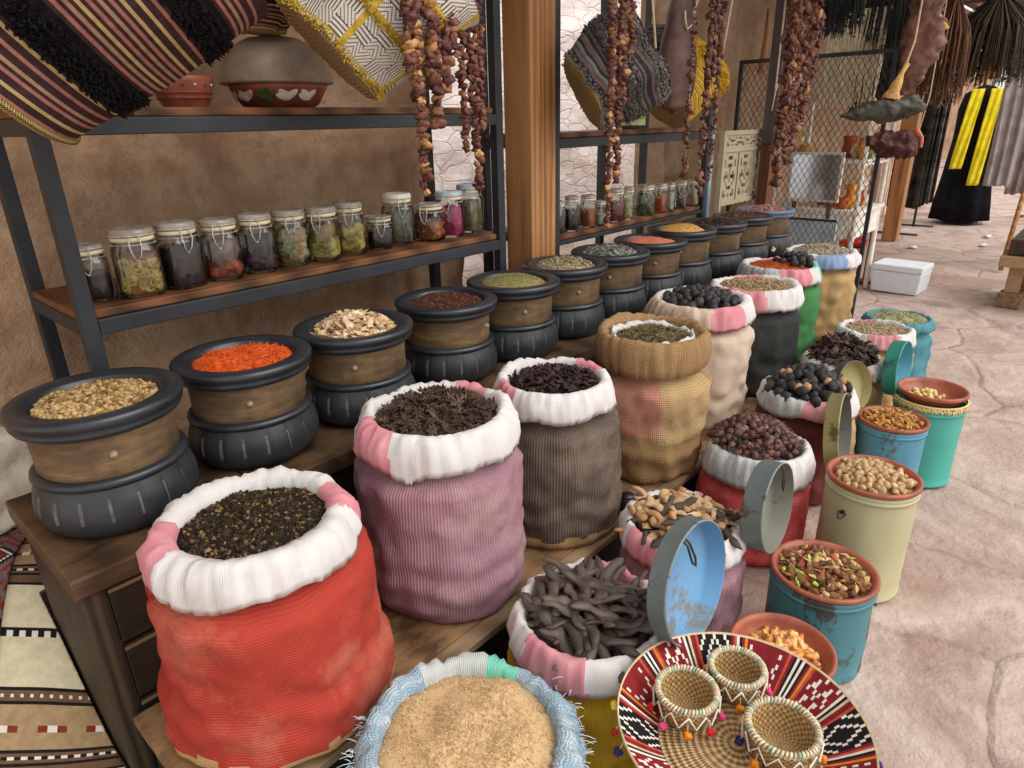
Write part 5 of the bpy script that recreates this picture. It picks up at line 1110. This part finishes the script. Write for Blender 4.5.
for lab, px, py, kw in (
    ('dark fruit string below the leather pouch, leftmost of three', 684, 176, {}), ('dark fruit string below the mustard basket, middle and longest of three', 698, 194, {}), ('dark fruit string below the mustard basket, rightmost of three', 709, 180, {}),
    ('short dark fruit string in front of the mustard basket', 704, 120, {}), ('shortest dark fruit string beside the leather pouch', 712, 84, {})): strand(lab, px, py, 1.48, G3, size=.95, kind='pepper', **kw)
G4 = 'thick bunch of dried fruit strings before the plum post'
for k, (lab, px, py) in enumerate((('longest string of the thick brown bunch before the purple-shaded post', 775, 186), ('second longest string of the thick brown bunch, just right of the longest', 783, 168), ('string of the thick brown bunch ending beside the white lattice', 778, 142),
    ('middle string of the thick brown bunch before the purple-shaded post', 790, 150), ('string at the right edge of the thick brown bunch', 801, 118), ('short string in the right half of the thick brown bunch', 797, 128), ('string in the left half of the thick brown bunch', 786, 120), ('shortest string at the right of the thick brown bunch', 808, 84))):
    strand(lab, px, py, 1.46+.012*(k % 3), G4, kind='pepper', step=.0125, size=1.35, wide=.03, amber=.06, ztop=2.12)
for p0, p1, n in ((EYE, EYE, 0),): pass
struct(MB().bb(2.0, 10.2, 1.42, 1.50, 2.41, 2.52), 'trim_7', M['post_dark'], .01)

# ------------------------------------------------------------------ the right-hand bay
def cloth_panel(name, label, cat, p0, p1, z0, z1, mat, seed=1, amp=.03, folds=6, thick=.006, hem=.02, group=None, taper=0):
    """hanging cloth between two top points, with real folds"""
    a, b = Vector(p0), Vector(p1); n = Vector((-(b-a).y, (b-a).x, 0)).normalized(); mid = (a+b)/2; mb = MB()
    def fn(u, v):
        q = .5+(u-.5)*(1-taper*v); p = a+(b-a)*q-mid; f = amp*(.3+.7*v)*math.sin(u*folds*2*PI+seed+.8*math.sin(v*3+seed))+amp*.6*noise.noise(Vector((u*4, v*2, seed)))
        z = z1+(z0-z1)*v+(hem*noise.noise(Vector((u*5, seed, 1))) if v > .9 else 0); return (p.x+n.x*f, p.y+n.y*f, z-z1)
    mb.grid(fn, 60, 30); o = mb.build(name, mat, None, (mid.x, mid.y, z1)); solid(o, thick, 0)
    return tag(o, label, cat, group)
# expanded metal screen in a black frame
XS = 5.576
t = thing('mesh_screen', 'black framed wire mesh screen standing behind the tan sack', 'screen', (XS, 1.97, 0)); ox, oy = XS, 1.97
ya, yb_, za, zb_ = 1.42, 2.53, .02, 1.93
for nm, (y0, y1, z0, z1) in (('frame_post', (ya-.014, ya+.014, 0, zb_)), ('frame_post', (yb_-.014, yb_+.014, 0, zb_)), ('frame_bar', (ya+.0145, yb_-.0145, zb_-.028, zb_)), ('frame_bar', (ya+.0145, yb_-.0145, .05, .075))):
    bevel(MB().bb(-.014, .014, y0-oy, y1-oy, z0, z1).build(nm, M['steel'], t), .003)
mb = MB(); dy, dz = .046, .076; W_y = yb_-ya; Hz = zb_-.08; sl = dz/dy
for s in (1, -1):
    k = -int(Hz/dz)-1
    while k*dy < W_y+Hz/sl:
        # line y = k*dy + s*(z)/sl clipped to the frame
        y0 = k*dy; q0 = max(0, -y0*sl); q1 = min(Hz, (W_y-y0)*sl)
        if q1 > q0+.01:
            A = (y0+q0/sl, q0); B = (y0+q1/sl, q1)
            if s < 0: A, B = (W_y-A[0], A[1]), (W_y-B[0], B[1])
            mb.tube([(s*.0015, A[0]+ya-oy, A[1]+.078), (s*.0015, B[0]+ya-oy, B[1]+.078)], .0022, 4, cap=False)
        k += 1
mb.build('wire_mesh', M['dark_wire'], t)
# carved lattice panel
M['lattice'] = m_wood('lattice_paint', (168, 156, 128), (196, 186, 160), (3, 3, 3), .7, 2, 4)
t = thing('carved_panel', 'cream carved wooden lattice panel standing behind the far black pots', 'panel', (4.86, 2.115, 0)); x0, x1, z0, z1 = 4.47, 5.26, .93, 1.425
th = .018
for a, b, c_, d in ((x0, x0+.035, 0, z1), (x1-.035, x1, 0, z1)): bevel(MB().bb(a-4.86, b-4.86, -th, th, c_, d).build('panel_leg', M['lattice'], t), .003)
for c_, d in ((z1-.03, z1-.0005), (z0+.355, z0+.38), (z0+.0, z0+.03)): bevel(MB().bb(x0+.0355-4.86, x1-.0355-4.86, -th, th, c_, d).build('panel_rail', M['lattice'], t), .003)
for a in (x0+.262, x0+.515): bevel(MB().bb(a-4.86, a+.022-4.86, -th*.9, th*.9, z0+.0305, z0+.3545).build('panel_mullion', M['lattice'], t), .003)
mot = ["..X...X..", ".XX.X.XX.", "XX.....XX", "...XXX...", "X.X...X.X", "XX..X..XX", ".XXX.XXX.", "..X.X.X..", "X...X...X", "XX.XXX.XX", ".X.....X.", "X..XXX..X", "XX.....XX"]
def carve(xa, xb, za_, zb2, rows, cols):
    mb = MB(); w_ = (xb-xa)/cols; h_ = (zb2-za_)/rows
    for r_ in range(rows):
        for c_ in range(cols):
            ch_ = mot[r_ % len(mot)][c_ % 9]
            if ch_ == '.' or (r_ in (0, rows-1)) or c_ in (0, cols-1):
                mb.bb(xa+c_*w_-4.86, xa+(c_+1)*w_-4.86, -.006, .006, za_+r_*h_, za_+(r_+1)*h_)
    return mb
for a, b in ((x0+.0355, x0+.2615), (x0+.2845, x0+.5145), (x0+.5375, x1-.0355)): carve(a, b, z0+.0305, z0+.3545, 13, 9).build('carved_fill', M['lattice'], t)
carve(x0+.0355, x1-.0355, z0+.3805, z1-.0305, 6, 27).build('carved_frieze', M['lattice'], t)
# pale blue plank, wooden handle, rope
t = MB().bb(4.155, 4.25, 2.06, 2.10, 0, 1.62); t.bb(4.195, 4.207, 2.052, 2.0595, .0, 1.60); o = bevel(t.build('painted_plank', m_tin('pale_blue_paint', (176, 204, 214), (110, 140, 156), .5, 5)), .004); tag(o, 'pale blue painted plank standing at the end of the right shelf unit', 'plank')
p = ony(762, 45, 2.62); o = MB().tube([(.03, 0, .27), (.01, -.01, .05), (-.02, 0, -.22)], [.02, .024, .03], 10).build('wooden_tool', M['root_pale'], None, p); tag(o, 'pale wooden tool handle hanging on the earth wall above the mesh screen', 'tool')
o.location.y = 2.60
p = ony(776, 86, 1.98); o = MB().tube([(.0, 0, 2.5-p.z), (.0, 0, .02), (0, -.004, 0), (-.01, -.006, -.03), (-.05, -.01, -.16)], [.006, .006, .012, .005, .003], 7).build('knotted_rope', M['string'], None, p); tag(o, 'thin pale knotted rope hanging in front of the purple-shaded post', 'rope')
# white display table with posts, behind the screen
M['whitewash'] = m_plain('whitewash_wood', (230, 224, 212), .7, .1, 10, .3, .003, .2)
t = thing('display_table', 'whitewashed table with four slim posts behind the mesh screen', 'table', (6.35, 1.95, 0)); ox, oy = 6.35, 1.95
X0, X1, Y0, Y1 = 6.0, 6.75, 1.60, 2.36
bevel(MB().bb(X0-ox, X1-ox, Y0-oy, Y1-oy, .74, .77).build('table_top', M['whitewash'], t), .004)
bevel(MB().bb(X0+.02-ox, X0+.04-ox, Y0+.07-oy, Y1-.07-oy, .54, .7395).build('front_panel', M['whitewash'], t), .004)
bevel(MB().bb(X0+.07-ox, X1-.07-ox, Y0+.02-oy, Y0+.04-oy, .54, .7395).build('side_panel', M['whitewash'], t), .004)
for x in (X0+.015, X1-.05):
    for y in (Y0+.015, Y1-.05):
        MB().lathe([(0, 0), (.02, 0), (.024, .2), (.018, .7395)], 14, c=(x+.02-ox, y+.02-oy, 0)).build('table_leg', M['whitewash'], t)
        MB().lathe([(0, .7705), (.02, .7705), (.015, .80), (.019, .95), (.014, 1.1), (.02, 1.25), (.014, 1.5), (.018, 1.62), (0, 1.63)], 14, c=(x+.02-ox, y+.02-oy, 0)).build('slim_post', M['whitewash'], t)
for y in (Y0+.03, Y1-.04): bevel(MB().bb(X0+.055-ox, X1-.05-ox, y-oy, y+.02-oy, 1.12, 1.14).build('side_bar', M['whitewash'], t), .003)
bevel(MB().bb(X0+.02-ox, X1-.02-ox, Y0+.06-oy, Y1-.06-oy, 1.142, 1.16).build('upper_shelf', M['whitewash'], t), .003)
wares = [('clay_cup', 'orange clay cup', (188, 96, 52)), ('wooden_bowl', 'honey wooden bowl', (196, 146, 84)), ('clay_jar', 'small amber clay jar', (206, 124, 48)), ('straw_box', 'pale straw box', (214, 182, 128)), ('clay_pot', 'red-brown clay pot', (150, 76, 48)), ('cream_bowl', 'cream bowl', (224, 204, 168)), ('mustard_jar', 'mustard jar', (214, 160, 50)), ('rust_cup', 'rust coloured cup', (170, 70, 40))]
rr = random.Random(3)
for k, (nm, lab, col) in enumerate(wares):
    lv = .7715 if k % 2 == 0 else 1.1615; px_ = X0+.12+.12*(k//2); py_ = Y0+.17+.12*((k*3) % 5); r_ = .05+.012*(k % 3); h_ = .09+.03*(k % 4)
    o = MB().lathe([(0, 0), (r_*.7, 0), (r_*1.0, h_*.4), (r_*.85, h_*.8), (r_*1.0, h_), (r_*.9, h_), (r_*.7, h_*.6), (0, h_*.3)], 32).build(nm, m_plain('ware_'+nm, col, .5, .15, 20, .2), None, (px_, py_, lv))
    tag(o, lab+' on the '+('top of the' if k % 2 == 0 else 'upper shelf of the')+' whitewashed display table', 'pottery')
# framed mirror and grey board behind the screen
t = thing('mirror', 'silvery mirror in a thin frame behind the wire mesh screen', 'mirror', (5.80, 1.98, 0))
p = [onx(791, 152, 5.80), onx(844, 146, 5.80), onx(838, 203, 5.80), onx(786, 204, 5.80)]
yL, yR = p[3].y, p[2].y; zb3, zt3 = p[2].z, p[0].z
bevel(MB().bb(-.012, .012, yR-1.98, yL-1.98, zb3, zt3).build('mirror_frame', M['whitewash'], t), .004)
mm = NT('mirror_face'); mm.color((206, 206, 212)).rough(.18, .6); mm.b.inputs['Metallic'].default_value = .85
MB().bb(-.016, -.0125, yR+.02-1.98, yL-.02-1.98, zb3+.02, zt3-.02).build('mirror_face', mm.m, t)
for y in (yR+.05, yL-.08): MB().bb(-.01, .01, y-1.98, y+.03-1.98, 0, zb3-.0005).build('easel_leg', M['post_dark'], t)
t = thing('grey_board', 'pale grey-blue framed board standing low behind the mesh screen', 'board', (5.66, 2.02, 0))
a, b = onx(783, 216, 5.66), onx(833, 250, 5.66)
bevel(MB().bb(-.01, .01, b.y-2.02, a.y-2.02, .0, a.z).build('board_face', m_plain('board_grey_blue', (190, 202, 208), .6, .12, 6, .1), t), .003)
MB().bb(-.014, -.0105, b.y-2.02, a.y-2.02, a.z-.02, a.z-.001).build('board_edge', M['steel'], t)
# macrame, shawl, red cloth
t = thing('macrame_hanging', 'beige knotted macrame hanging above the mesh screen', 'wall hanging', (5.85, 1.78, 2.22))
MB().tube([(0, -.22, 0), (0, .22, 0)], .012, 10).build('rod', M['root_pale'], t)
mb = MB()
for k in range(76):
    y = -.2+.4*k/75; e = -.50-.16*abs(math.sin(k*.9)); mb.tube([(.008*math.sin(k), y, 0), (.01*math.sin(k*2+1), y+.012*math.sin(k*1.7), -.15), (.01*math.sin(k*3), y-.014*math.sin(k*2.1), -.32), (.012*math.sin(k), y+.01*math.sin(k*1.3), e)], .0055, 5)
mb.build('knotted_cords', m_plain('macrame_cotton', (234, 218, 188), .95, .1, 50, .4, .003, .05), t)
mb = MB(); mb.tube([(0, -.2, .01), (0, 0, .31), (0, .2, .01)], .004, 5); mb.build('hanging_cord', M['string'], t)
a = onx(874, 156, 6.9); b = onx(892, 156, 6.9)
cloth_panel('rose_shawl', 'pale rose shawl hanging beside the whitewashed table', 'shawl', (6.9, a.y, 0), (6.98, b.y, 0), .62, 1.26, m_plain('rose_beige', (204, 172, 152), .9, .1, 8, .3, .003, .1), 3, .02, 3)
t = thing('shawl_stand', 'thin wooden stand holding the rose shawl', 'stand', (6.97, (a.y+b.y)/2, 0)); MB().tube([(0, 0, 0), (0, 0, 1.27)], .012, 8).build('stand_pole', M['post_dark'], t); MB().tube([(-.07, (a.y-b.y)/2, 1.265), (.02, (b.y-a.y)/2, 1.265)], .01, 8).build('stand_bar', M['post_dark'], t); MB().lathe([(0, 0), (.1, 0), (.1, .015), (.012, .02), (0, .02)], 24).build('stand_foot', M['post_dark'], t)
mb = MB()
for k in range(7): mb.blob((R.uniform(-.18, .18), R.uniform(-.12, .12), .045), .07, (1.6, 1.2, .6), Matrix.Rotation(R.uniform(0, 3), 3, 'Z'), k % 2, .6, 16, 10, k)
c = onz(860, 246, 0); o = mb.build('crumpled_cloth', [m_plain('cloth_scarlet', (186, 46, 30), .9, .25, 10, .4), m_plain('cloth_rust', (214, 110, 40), .9, .2, 10, .4)], None, (c.x, c.y+.1, .004)); tag(o, 'crumpled scarlet and rust cloth on the ground beyond the mesh screen', 'cloth')
# foam cooler
t = thing('foam_cooler', 'white foam cooler box standing on the stone floor', 'cooler', (6.80, 1.375, .001), -.06)
M['foam'] = m_plain('white_foam', (226, 232, 238), .7, .03, 30, .2, .002, .2)
mb = MB(); hx, hy = .165, .205
vs = [(-hx+.012, -hy+.012, 0), (hx-.012, -hy+.012, 0), (hx-.012, hy-.012, 0), (-hx+.012, hy-.012, 0), (-hx, -hy, .19), (hx, -hy, .19), (hx, hy, .19), (-hx, hy, .19)]
mb.add(vs, [(3, 2, 1, 0), (4, 5, 6, 7), (0, 1, 5, 4), (1, 2, 6, 5), (2, 3, 7, 6), (3, 0, 4, 7)], smooth=False); bevel(mb.build('cooler_body', M['foam'], t), .012, 3)
b_ = MB().bb(-hx-.004, hx+.004, -hy-.004, hy+.004, .1915, .25); bevel(b_.build('cooler_lid', M['foam'], t), .012, 3)
# black robe with a yellow scarf on a stand, dark garments, grey shawls
M['black_cloth'] = m_plain('black_cloth', (26, 25, 28), .95, .2, 10, .3, .003, .05)
P = onz(957, 222, 0)
t = thing('black_robe', 'long black robe with a bright yellow scarf on a stand', 'robe', (P.x, P.y, 0))
def rob(a, i, rr_, z): return rr_*(1+.10*math.sin(7*a+z*3)*(1-z/2.2)+.05*noise.noise(Vector((math.cos(a)*2, math.sin(a)*2, z*2)))), z
MB().lathe([(0, .05), (.36, .05), (.34, .3), (.29, .8), (.27, 1.2), (.28, 1.55), (.24, 1.75), (.09, 1.84), (0, 1.86)], 64, fn=rob).build('robe_cloth', M['black_cloth'], t)
d = Vector((RV.x, RV.y, 0)).normalized(); e = Vector((-P.x, -P.y, 0)).normalized(); ym = m_plain('yellow_scarf', (226, 206, 40), .8, .1, 10, .3, .003, .1)
for s, zl in ((-.17, .78), (.08, .55)):
    mb = MB()
    def sf(u, v, s=s, zl=zl):
        z = 1.80+(zl-1.80)*v; q = d*(s*(.55+.6*v)+(u-.5)*.17+(.12*(1-v) if s > 0 else 0))+e*(.33+.09*(1-abs(v-.6))+.012*math.sin(u*12+v*5)); return (q.x, q.y, z)
    mb.grid(sf, 14, 30); o = mb.build('scarf_end', ym, t); solid(o, .012, 0)
MB().lathe([(0, 0), (.2, 0), (.2, .02), (.02, .04), (.02, .05)], 24).build('stand_foot', M['steel'], t)
struct(MB().bb(9.4, 9.52, -2.6, 2.9, 2.40, 2.515), 'trim_8', M['post_dark'], .01)
t = thing('clothes_rail', 'dark metal clothes rail beyond the far wooden post', 'rail', (10.6, 2.2, 0))
for s in (-.45, .45): MB().tube([(s, 0, 0), (s, 0, 1.75)], .016, 8).build('rail_post', M['steel'], t); MB().tube([(s, -.25, .016), (s, .25, .016)], .014, 8).build('rail_foot', M['steel'], t)
MB().tube([(-.5, 0, 1.74), (.5, 0, 1.74)], .014, 8).build('rail_bar', M['steel'], t)
for k, (lab, col) in enumerate((('charcoal patterned garment, nearest on the clothes rail', (60, 56, 54)), ('dark olive garment second on the clothes rail', (56, 58, 46)), ('black garment third on the clothes rail', (32, 31, 34)), ('grey mottled garment fourth on the clothes rail', (92, 88, 84)), ('dark brown garment last on the clothes rail', (60, 46, 40)))):
    x = 10.18+.2*k; cloth_panel('hanging_garment', lab, 'garment', (x, 2.02, 0), (x+.05, 2.40, 0), .35, 1.725, m_plain('garment_%d' % k, col, .95, .5, 9, .4, .003, .05), k, .03, 2, .02, group='garments on the clothes rail')
M['shawl_grey'] = m_plain('shawl_grey', (184, 176, 174), .95, .12, 7, .3, .003, .05)
M['shawl_taupe'] = m_plain('shawl_taupe', (166, 152, 148), .95, .12, 7, .3, .003, .05)
t = thing('shawl_rod', 'wooden rod of grey shawls hung from the roof beam', 'rod', (9.46, .75, 1.99)); MB().tube([(0, -.75, 0), (0, .74, 0)], .016, 8).build('rod_pole', M['post_dark'], t)
for s in (-.6, .5): MB().tube([(0, s, 0), (0, s, .41)], .005, 5).build('rod_cord', M['string'], t)
for k, (y0, y1, z0, mt, lab) in enumerate(((1.27, 1.00, .72, 'shawl_grey', 'pale grey shawl hung nearest the black robe'), (1.05, .80, .64, 'shawl_taupe', 'taupe shawl with a low tasselled end, second on the wooden rod'), (.82, .50, .74, 'shawl_grey', 'grey shawl third on the wooden rod'), (.50, .05, .70, 'shawl_taupe', 'taupe shawl fourth on the wooden rod at the picture edge'))):
    cloth_panel('grey_shawl', lab, 'shawl', (9.46+.03*(k % 2), y0, 0), (9.46+.03*(k % 2), y1, 0), z0, 1.99, M[mt], k+2, .035, 3, .008, .05, 'shawls on the wooden rod')
# rustic wooden table at the right edge
t = thing('rustic_table', 'rustic low wooden table with block feet at the right edge', 'table', (6.92, .27, 0))
bl = m_wood('weathered_wood', (112, 88, 60), (172, 142, 104), (1, 6, 6), .8, 2, 3); M['weathered'] = bl
for x in (-.30, .22):
    for y in (.18, -.35):
        bevel(MB().bb(x, x+.16, y, y+.16, .0, .12).build('block_foot', bl, t), .01); bevel(MB().bb(x+.04, x+.12, y+.03, y+.13, .1205, .34).build('leg', bl, t), .008)
bevel(MB().bb(-.36, .42, -.42, .38, .3405, .43).build('table_top', bl, t), .01)
bevel(MB().bb(-.32, .38, -.38, .34, .4305, .56).build('crate_box', M['bench'], t), .01)
for k, y in enumerate((-.2, .0, .2)):
    o = MB().tube([(-.28, 0, 0), (.28, 0, 0)], .05, 16).build('firewood_log', M['post_dark'], None, (6.95, .27+y, .612)); tag(o, ('nearest the picture edge', 'in the middle', 'nearest the aisle')[k]+': short log on the rustic low table', 'log', 'logs on the rustic table')
a, b = onz(1000, 272, 0), Vector((8.6, .30, 1.05)); b = onx(1034, 160, 8.7)
t = thing('leaning_ladder', 'brown wooden ladder leaning beyond the rustic low table', 'ladder', a)
for s in (0, .34):
    o_ = Vector((s*.6, -s*.8, 0)); MB().tube([Vector((0, 0, .02))+o_, b-a+o_], .022, 8).build('ladder_rail', M['post_wood'], t)
for f in (.25, .5, .75): MB().tube([(b-a)*f, (b-a)*f+Vector((.204, -.272, 0))], .014, 8).build('ladder_rung', M['post_wood'], t)
for k, (px, py, lab) in enumerate(((913, 247, 'scrap of white paper near the far wooden post'), (987, 236, 'white paper scrap on the floor before the black robe'), (983, 245, 'small white paper scrap nearest the ladder on the floor'))):
    c = onz(px, py, .012); o = MB().blob((0, 0, 0), .05, (1.3, .8, .25), None, 0, .8, 12, 8, k).build('paper_scrap', M['foam'], None, c); tag(o, lab, 'paper')
# hides and dried bundles hanging at the upper right
M['hide_dark'] = m_plain('dark_hide', (54, 49, 40), .5, .5, 12, .6, .008, .4); M['hide_red'] = m_plain('red_hide', (78, 42, 38), .55, .4, 16, .7, .01, .35); M['hide_tan'] = m_plain('tan_hide', (206, 160, 96), .6, .2, 14, .5, .006, .3); M['hide_brown'] = m_plain('brown_hide', (116, 80, 70), .6, .35, 12, .6, .008, .3)
YH = 1.30
c = ony(884, 110, YH); t = thing('water_skin', 'dark goat-hide water skin with a pale neck hanging at the upper right', 'water skin', c)
def hide(mb, pts, rad, flat, seed, n=36, mi=0, amp=.25):
    pts = [Vector(p) for p in pts]; P2 = []; R2 = []
    for i in range(len(pts)-1):
        for k in range(14):
            q = k/14; P2.append(pts[i].lerp(pts[i+1], q)); R2.append((rad[i]+(rad[i+1]-rad[i])*(q*q*(3-2*q))))
    P2.append(pts[-1]); R2.append(rad[-1]); b0 = len(mb.v); mb.tube(P2, R2, n, mi, True, flat, up=(0, 0, 1))
    for i in range(b0, len(mb.v)):
        v_ = Vector(mb.v[i]); k = (i-b0)//n
        if k < len(P2): ctr = P2[k]; mb.v[i] = tuple(ctr+(v_-ctr)*(1+amp*1.3*noise.fractal(v_*11+Vector((seed, 0, 0)), .9, 2.2, 4)-amp*.8*abs(noise.noise(v_*22+Vector((0, seed, 0))))))
    return mb
rx = Vector((RV.x, RV.y, 0)).normalized()
hide(MB(), [rx*-.27+Vector((0, 0, -.03)), rx*-.16+Vector((0, 0, -.02)), rx*.02, rx*.18+Vector((0, 0, .02)), rx*.26+Vector((0, 0, .01))], [.012, .055, .085, .075, .03], .9, 3).build('skin_body', M['hide_dark'], t)
hide(MB(), [rx*.03+Vector((0, 0, .06)), rx*.05+Vector((0, 0, .13)), rx*.075+Vector((0, 0, .22)), rx*.10+Vector((0, 0, .27))], [.055, .035, .012, .016], 1, 5).build('skin_neck', M['hide_tan'], t)
mb = MB(); mb.tube([rx*.06+Vector((0, 0, .16)), rx*.09+Vector((0, 0, .26)), rx*.12+Vector((0, 0, .40)), rx*.12+Vector((0, 0, 2.42-c.z))], .006, 6); mb.build('cord', M['string'], t)
c = ony(896, 142, YH+.02); t = thing('dried_hide', 'dark red crumpled dried hide hanging under the water skin', 'hide', c)
mb = MB(); hide(mb, [rx*-.20+Vector((0, 0, .0)), rx*-.09+Vector((0, 0, -.01)), rx*.06+Vector((0, 0, -.03)), rx*.16+Vector((0, 0, .02))], [.04, .09, .11, .04], .9, 9, amp=.5); mb.build('hide_folds', M['hide_red'], t)
mb = MB(); hide(mb, [rx*.10+Vector((0, -.02, .08)), rx*.14+Vector((0, -.03, .03)), rx*.15+Vector((0, -.03, -.04))], [.025, .022, .012], .8, 4); mb.build('pale_flap', m_plain('salmon_flap', (196, 116, 86), .6, .2, 14, .4), t)
mb = MB(); mb.tube([rx*.14+Vector((0, 0, .0)), rx*.2+Vector((0, .02, .3)), rx*.2+Vector((0, .03, 2.42-c.z))], .004, 5); mb.build('cord', M['string'], t)
c = ony(924, 20, YH-.02); t = thing('hide_bag', 'long brown hide bag with a tan collar hanging beside the water skin', 'bag', c)
hide(MB(), [Vector((0, 0, .25)), Vector((0, 0, .08)), rx*.02+Vector((0, 0, -.10)), rx*-.02+Vector((0, 0, -.30)), rx*-.05+Vector((0, 0, -.46))], [.03, .10, .125, .105, .03], .7, 12, amp=.3).build('bag_body', M['hide_brown'], t)
hide(MB(), [Vector((0, -.03, .10)), rx*.03+Vector((0, -.07, .0)), rx*.05+Vector((0, -.09, -.07))], [.012, .03, .045], .6, 13).build('tan_collar', M['hide_tan'], t)
mb = MB(); mb.tube([(0, 0, .24), (0, .02, 2.42-c.z)], .006, 6); mb.build('cord', M['string'], t)
def bunch(label, c, n, L, mat, seed, spread=.16, rad=.005, name='dried_bunch'):
    t = thing(name, label, 'dried plants', c); r2 = random.Random(seed); mb = MB()
    for k in range(n):
        a = r2.uniform(0, 2*PI); q = spread*math.sqrt(r2.random()); e = Vector((q*math.cos(a), q*math.sin(a), -L*r2.uniform(.6, 1))); m_ = e*.5+Vector((e.x*.35, e.y*.35, .02))
        mb.tube([(e.x*.08, e.y*.08, 0), m_, e], [rad*.7, rad, rad*.4], 5, cap=False)
        for j in range(3):
            f = r2.uniform(.3, 1); p = Vector((e.x*.08, e.y*.08, 0)).lerp(e, f); mb.octa(p, (.03, .010, .004), rmat(r2), jit=.3, rr=r2)
    mb.build('stems', mat, t); mb = MB(); mb.tube([(0, 0, -.03), (0, 0, .02), (0, .02, 2.42-c[2])], [.02, .006, .004], 8); mb.build('cord', M['string'], t); return t
M['dry_dark'] = m_island('dry_dark', [(58, 48, 38), (84, 70, 54), (44, 36, 32), (104, 88, 66)]); M['dry_brown'] = m_island('dry_brown', [(92, 60, 48), (126, 88, 66), (70, 46, 40), (160, 120, 84)]); M['dry_char'] = m_island('dry_char', [(40, 42, 40), (58, 60, 56), (30, 30, 32)])
bunch('large dark bunch of dried leaves at the upper right corner', ony(1002, -6, 1.05), 560, .66, M['dry_dark'], 3, .34)
bunch('brown bunch of dried stems between the hide bag and the yellow scarf', ony(958, -6, 1.22), 360, .74, M['dry_brown'], 5, .16)
bunch('charcoal coloured dried bunch above the macrame hanging', ony(850, -46, 1.5), 200, .44, M['dry_char'], 7, .13)
bunch('dark dried bunch hanging behind the water skin', ony(896, -40, 1.62), 320, .66, M['dry_char'], 8, .17)
c = ony(996, 58, 1.0); t = thing('tan_hide', 'golden tan hide piece hanging under the dark leaf bunch', 'hide', c)
hide(MB(), [Vector((0, 0, .10)), rx*-.01+Vector((0, 0, .02)), rx*-.02+Vector((0, 0, -.08)), rx*-.015+Vector((0, 0, -.15))], [.03, .055, .08, .07], .35, 15, amp=.3).build('hide_piece', M['hide_tan'], t)
mb = MB(); mb.tube([(0, 0, .1), (0, .0, 2.42-c.z)], .004, 6); mb.build('cord', M['string'], t)
struct(MB().bb(2.0, 10.2, .96, 1.34, 2.415, 2.425), 'trim_9', M['post_dark'])

a, b = onx(858, 60, 7.7), onx(902, 60, 7.7); zl = onx(880, 118, 7.7).z
cloth_panel('dark_hanging', 'charcoal cloth hanging in the shade behind the water skin', 'cloth', (7.7, a.y, 0), (7.7, b.y, 0), zl, 2.40, m_plain('charcoal_cloth', (52, 48, 46), .95, .5, 8, .5, .004, .05), 5, .05, 3, .02)
struct(MB().bb(7.64, 7.76, 1.05, 2.9, 2.401, 2.5), 'trim_11', M['post_dark'], .01)

for k, (nm, lab, col) in enumerate((('amber_vase', 'amber glazed vase near the slim posts of the display table', (216, 140, 44)), ('honey_box', 'honey coloured round box near the slim posts of the display table', (206, 160, 96)), ('red_pot', 'small brick red pot near the slim posts of the display table', (168, 66, 40)), ('cream_cup', 'small cream cup near the slim posts of the display table', (226, 208, 176)), ('ochre_jar', 'ochre lidded jar on the upper shelf near the slim posts', (196, 132, 54)), ('green_jar', 'dull green jar on the upper shelf near the slim posts', (112, 120, 70)))):
    lv = .7715 if k < 4 else 1.1615; px_ = 6.16+.125*(k if k < 4 else k-3); r_ = .045+.01*(k % 2); h_ = (.2, .1, .13, .09, .17, .14)[k]
    o = MB().lathe([(0, 0), (r_*.7, 0), (r_*1.0, h_*.35), (r_*.75, h_*.8), (r_*.85, h_), (r_*.7, h_), (r_*.5, h_*.6), (0, h_*.3)], 28).build(nm, m_plain('ware2_'+nm, col, .45, .15, 20, .2), None, (px_, 1.73, lv)); tag(o, lab, 'pottery')
# ------------------------------------------------------------------ light and picture settings
w = bpy.data.worlds.new('sky'); SC.world = w; w.use_nodes = True
bg = w.node_tree.nodes['Background']; bg.inputs[0].default_value = (1.0, .98, .955, 1); bg.inputs[1].default_value = 1.0
su = bpy.data.lights.new('sun', 'SUN'); su.energy = 2.0; su.angle = math.radians(50); su.color = (1, .96, .92)
so = bpy.data.objects.new('sun', su); C.objects.link(so); so.rotation_euler = Vector((-.25, .8, -.85)).to_track_quat('-Z', 'Y').to_euler()
SC.view_settings.view_transform = 'Standard'; SC.view_settings.look = 'None'; SC.view_settings.exposure = .22; SC.view_settings.gamma = 1; SC.view_settings.use_curve_mapping = False
SC.cycles.max_bounces = 8; SC.cycles.transparent_max_bounces = 24; SC.cycles.use_denoising = True
bpy.context.view_layer.update()
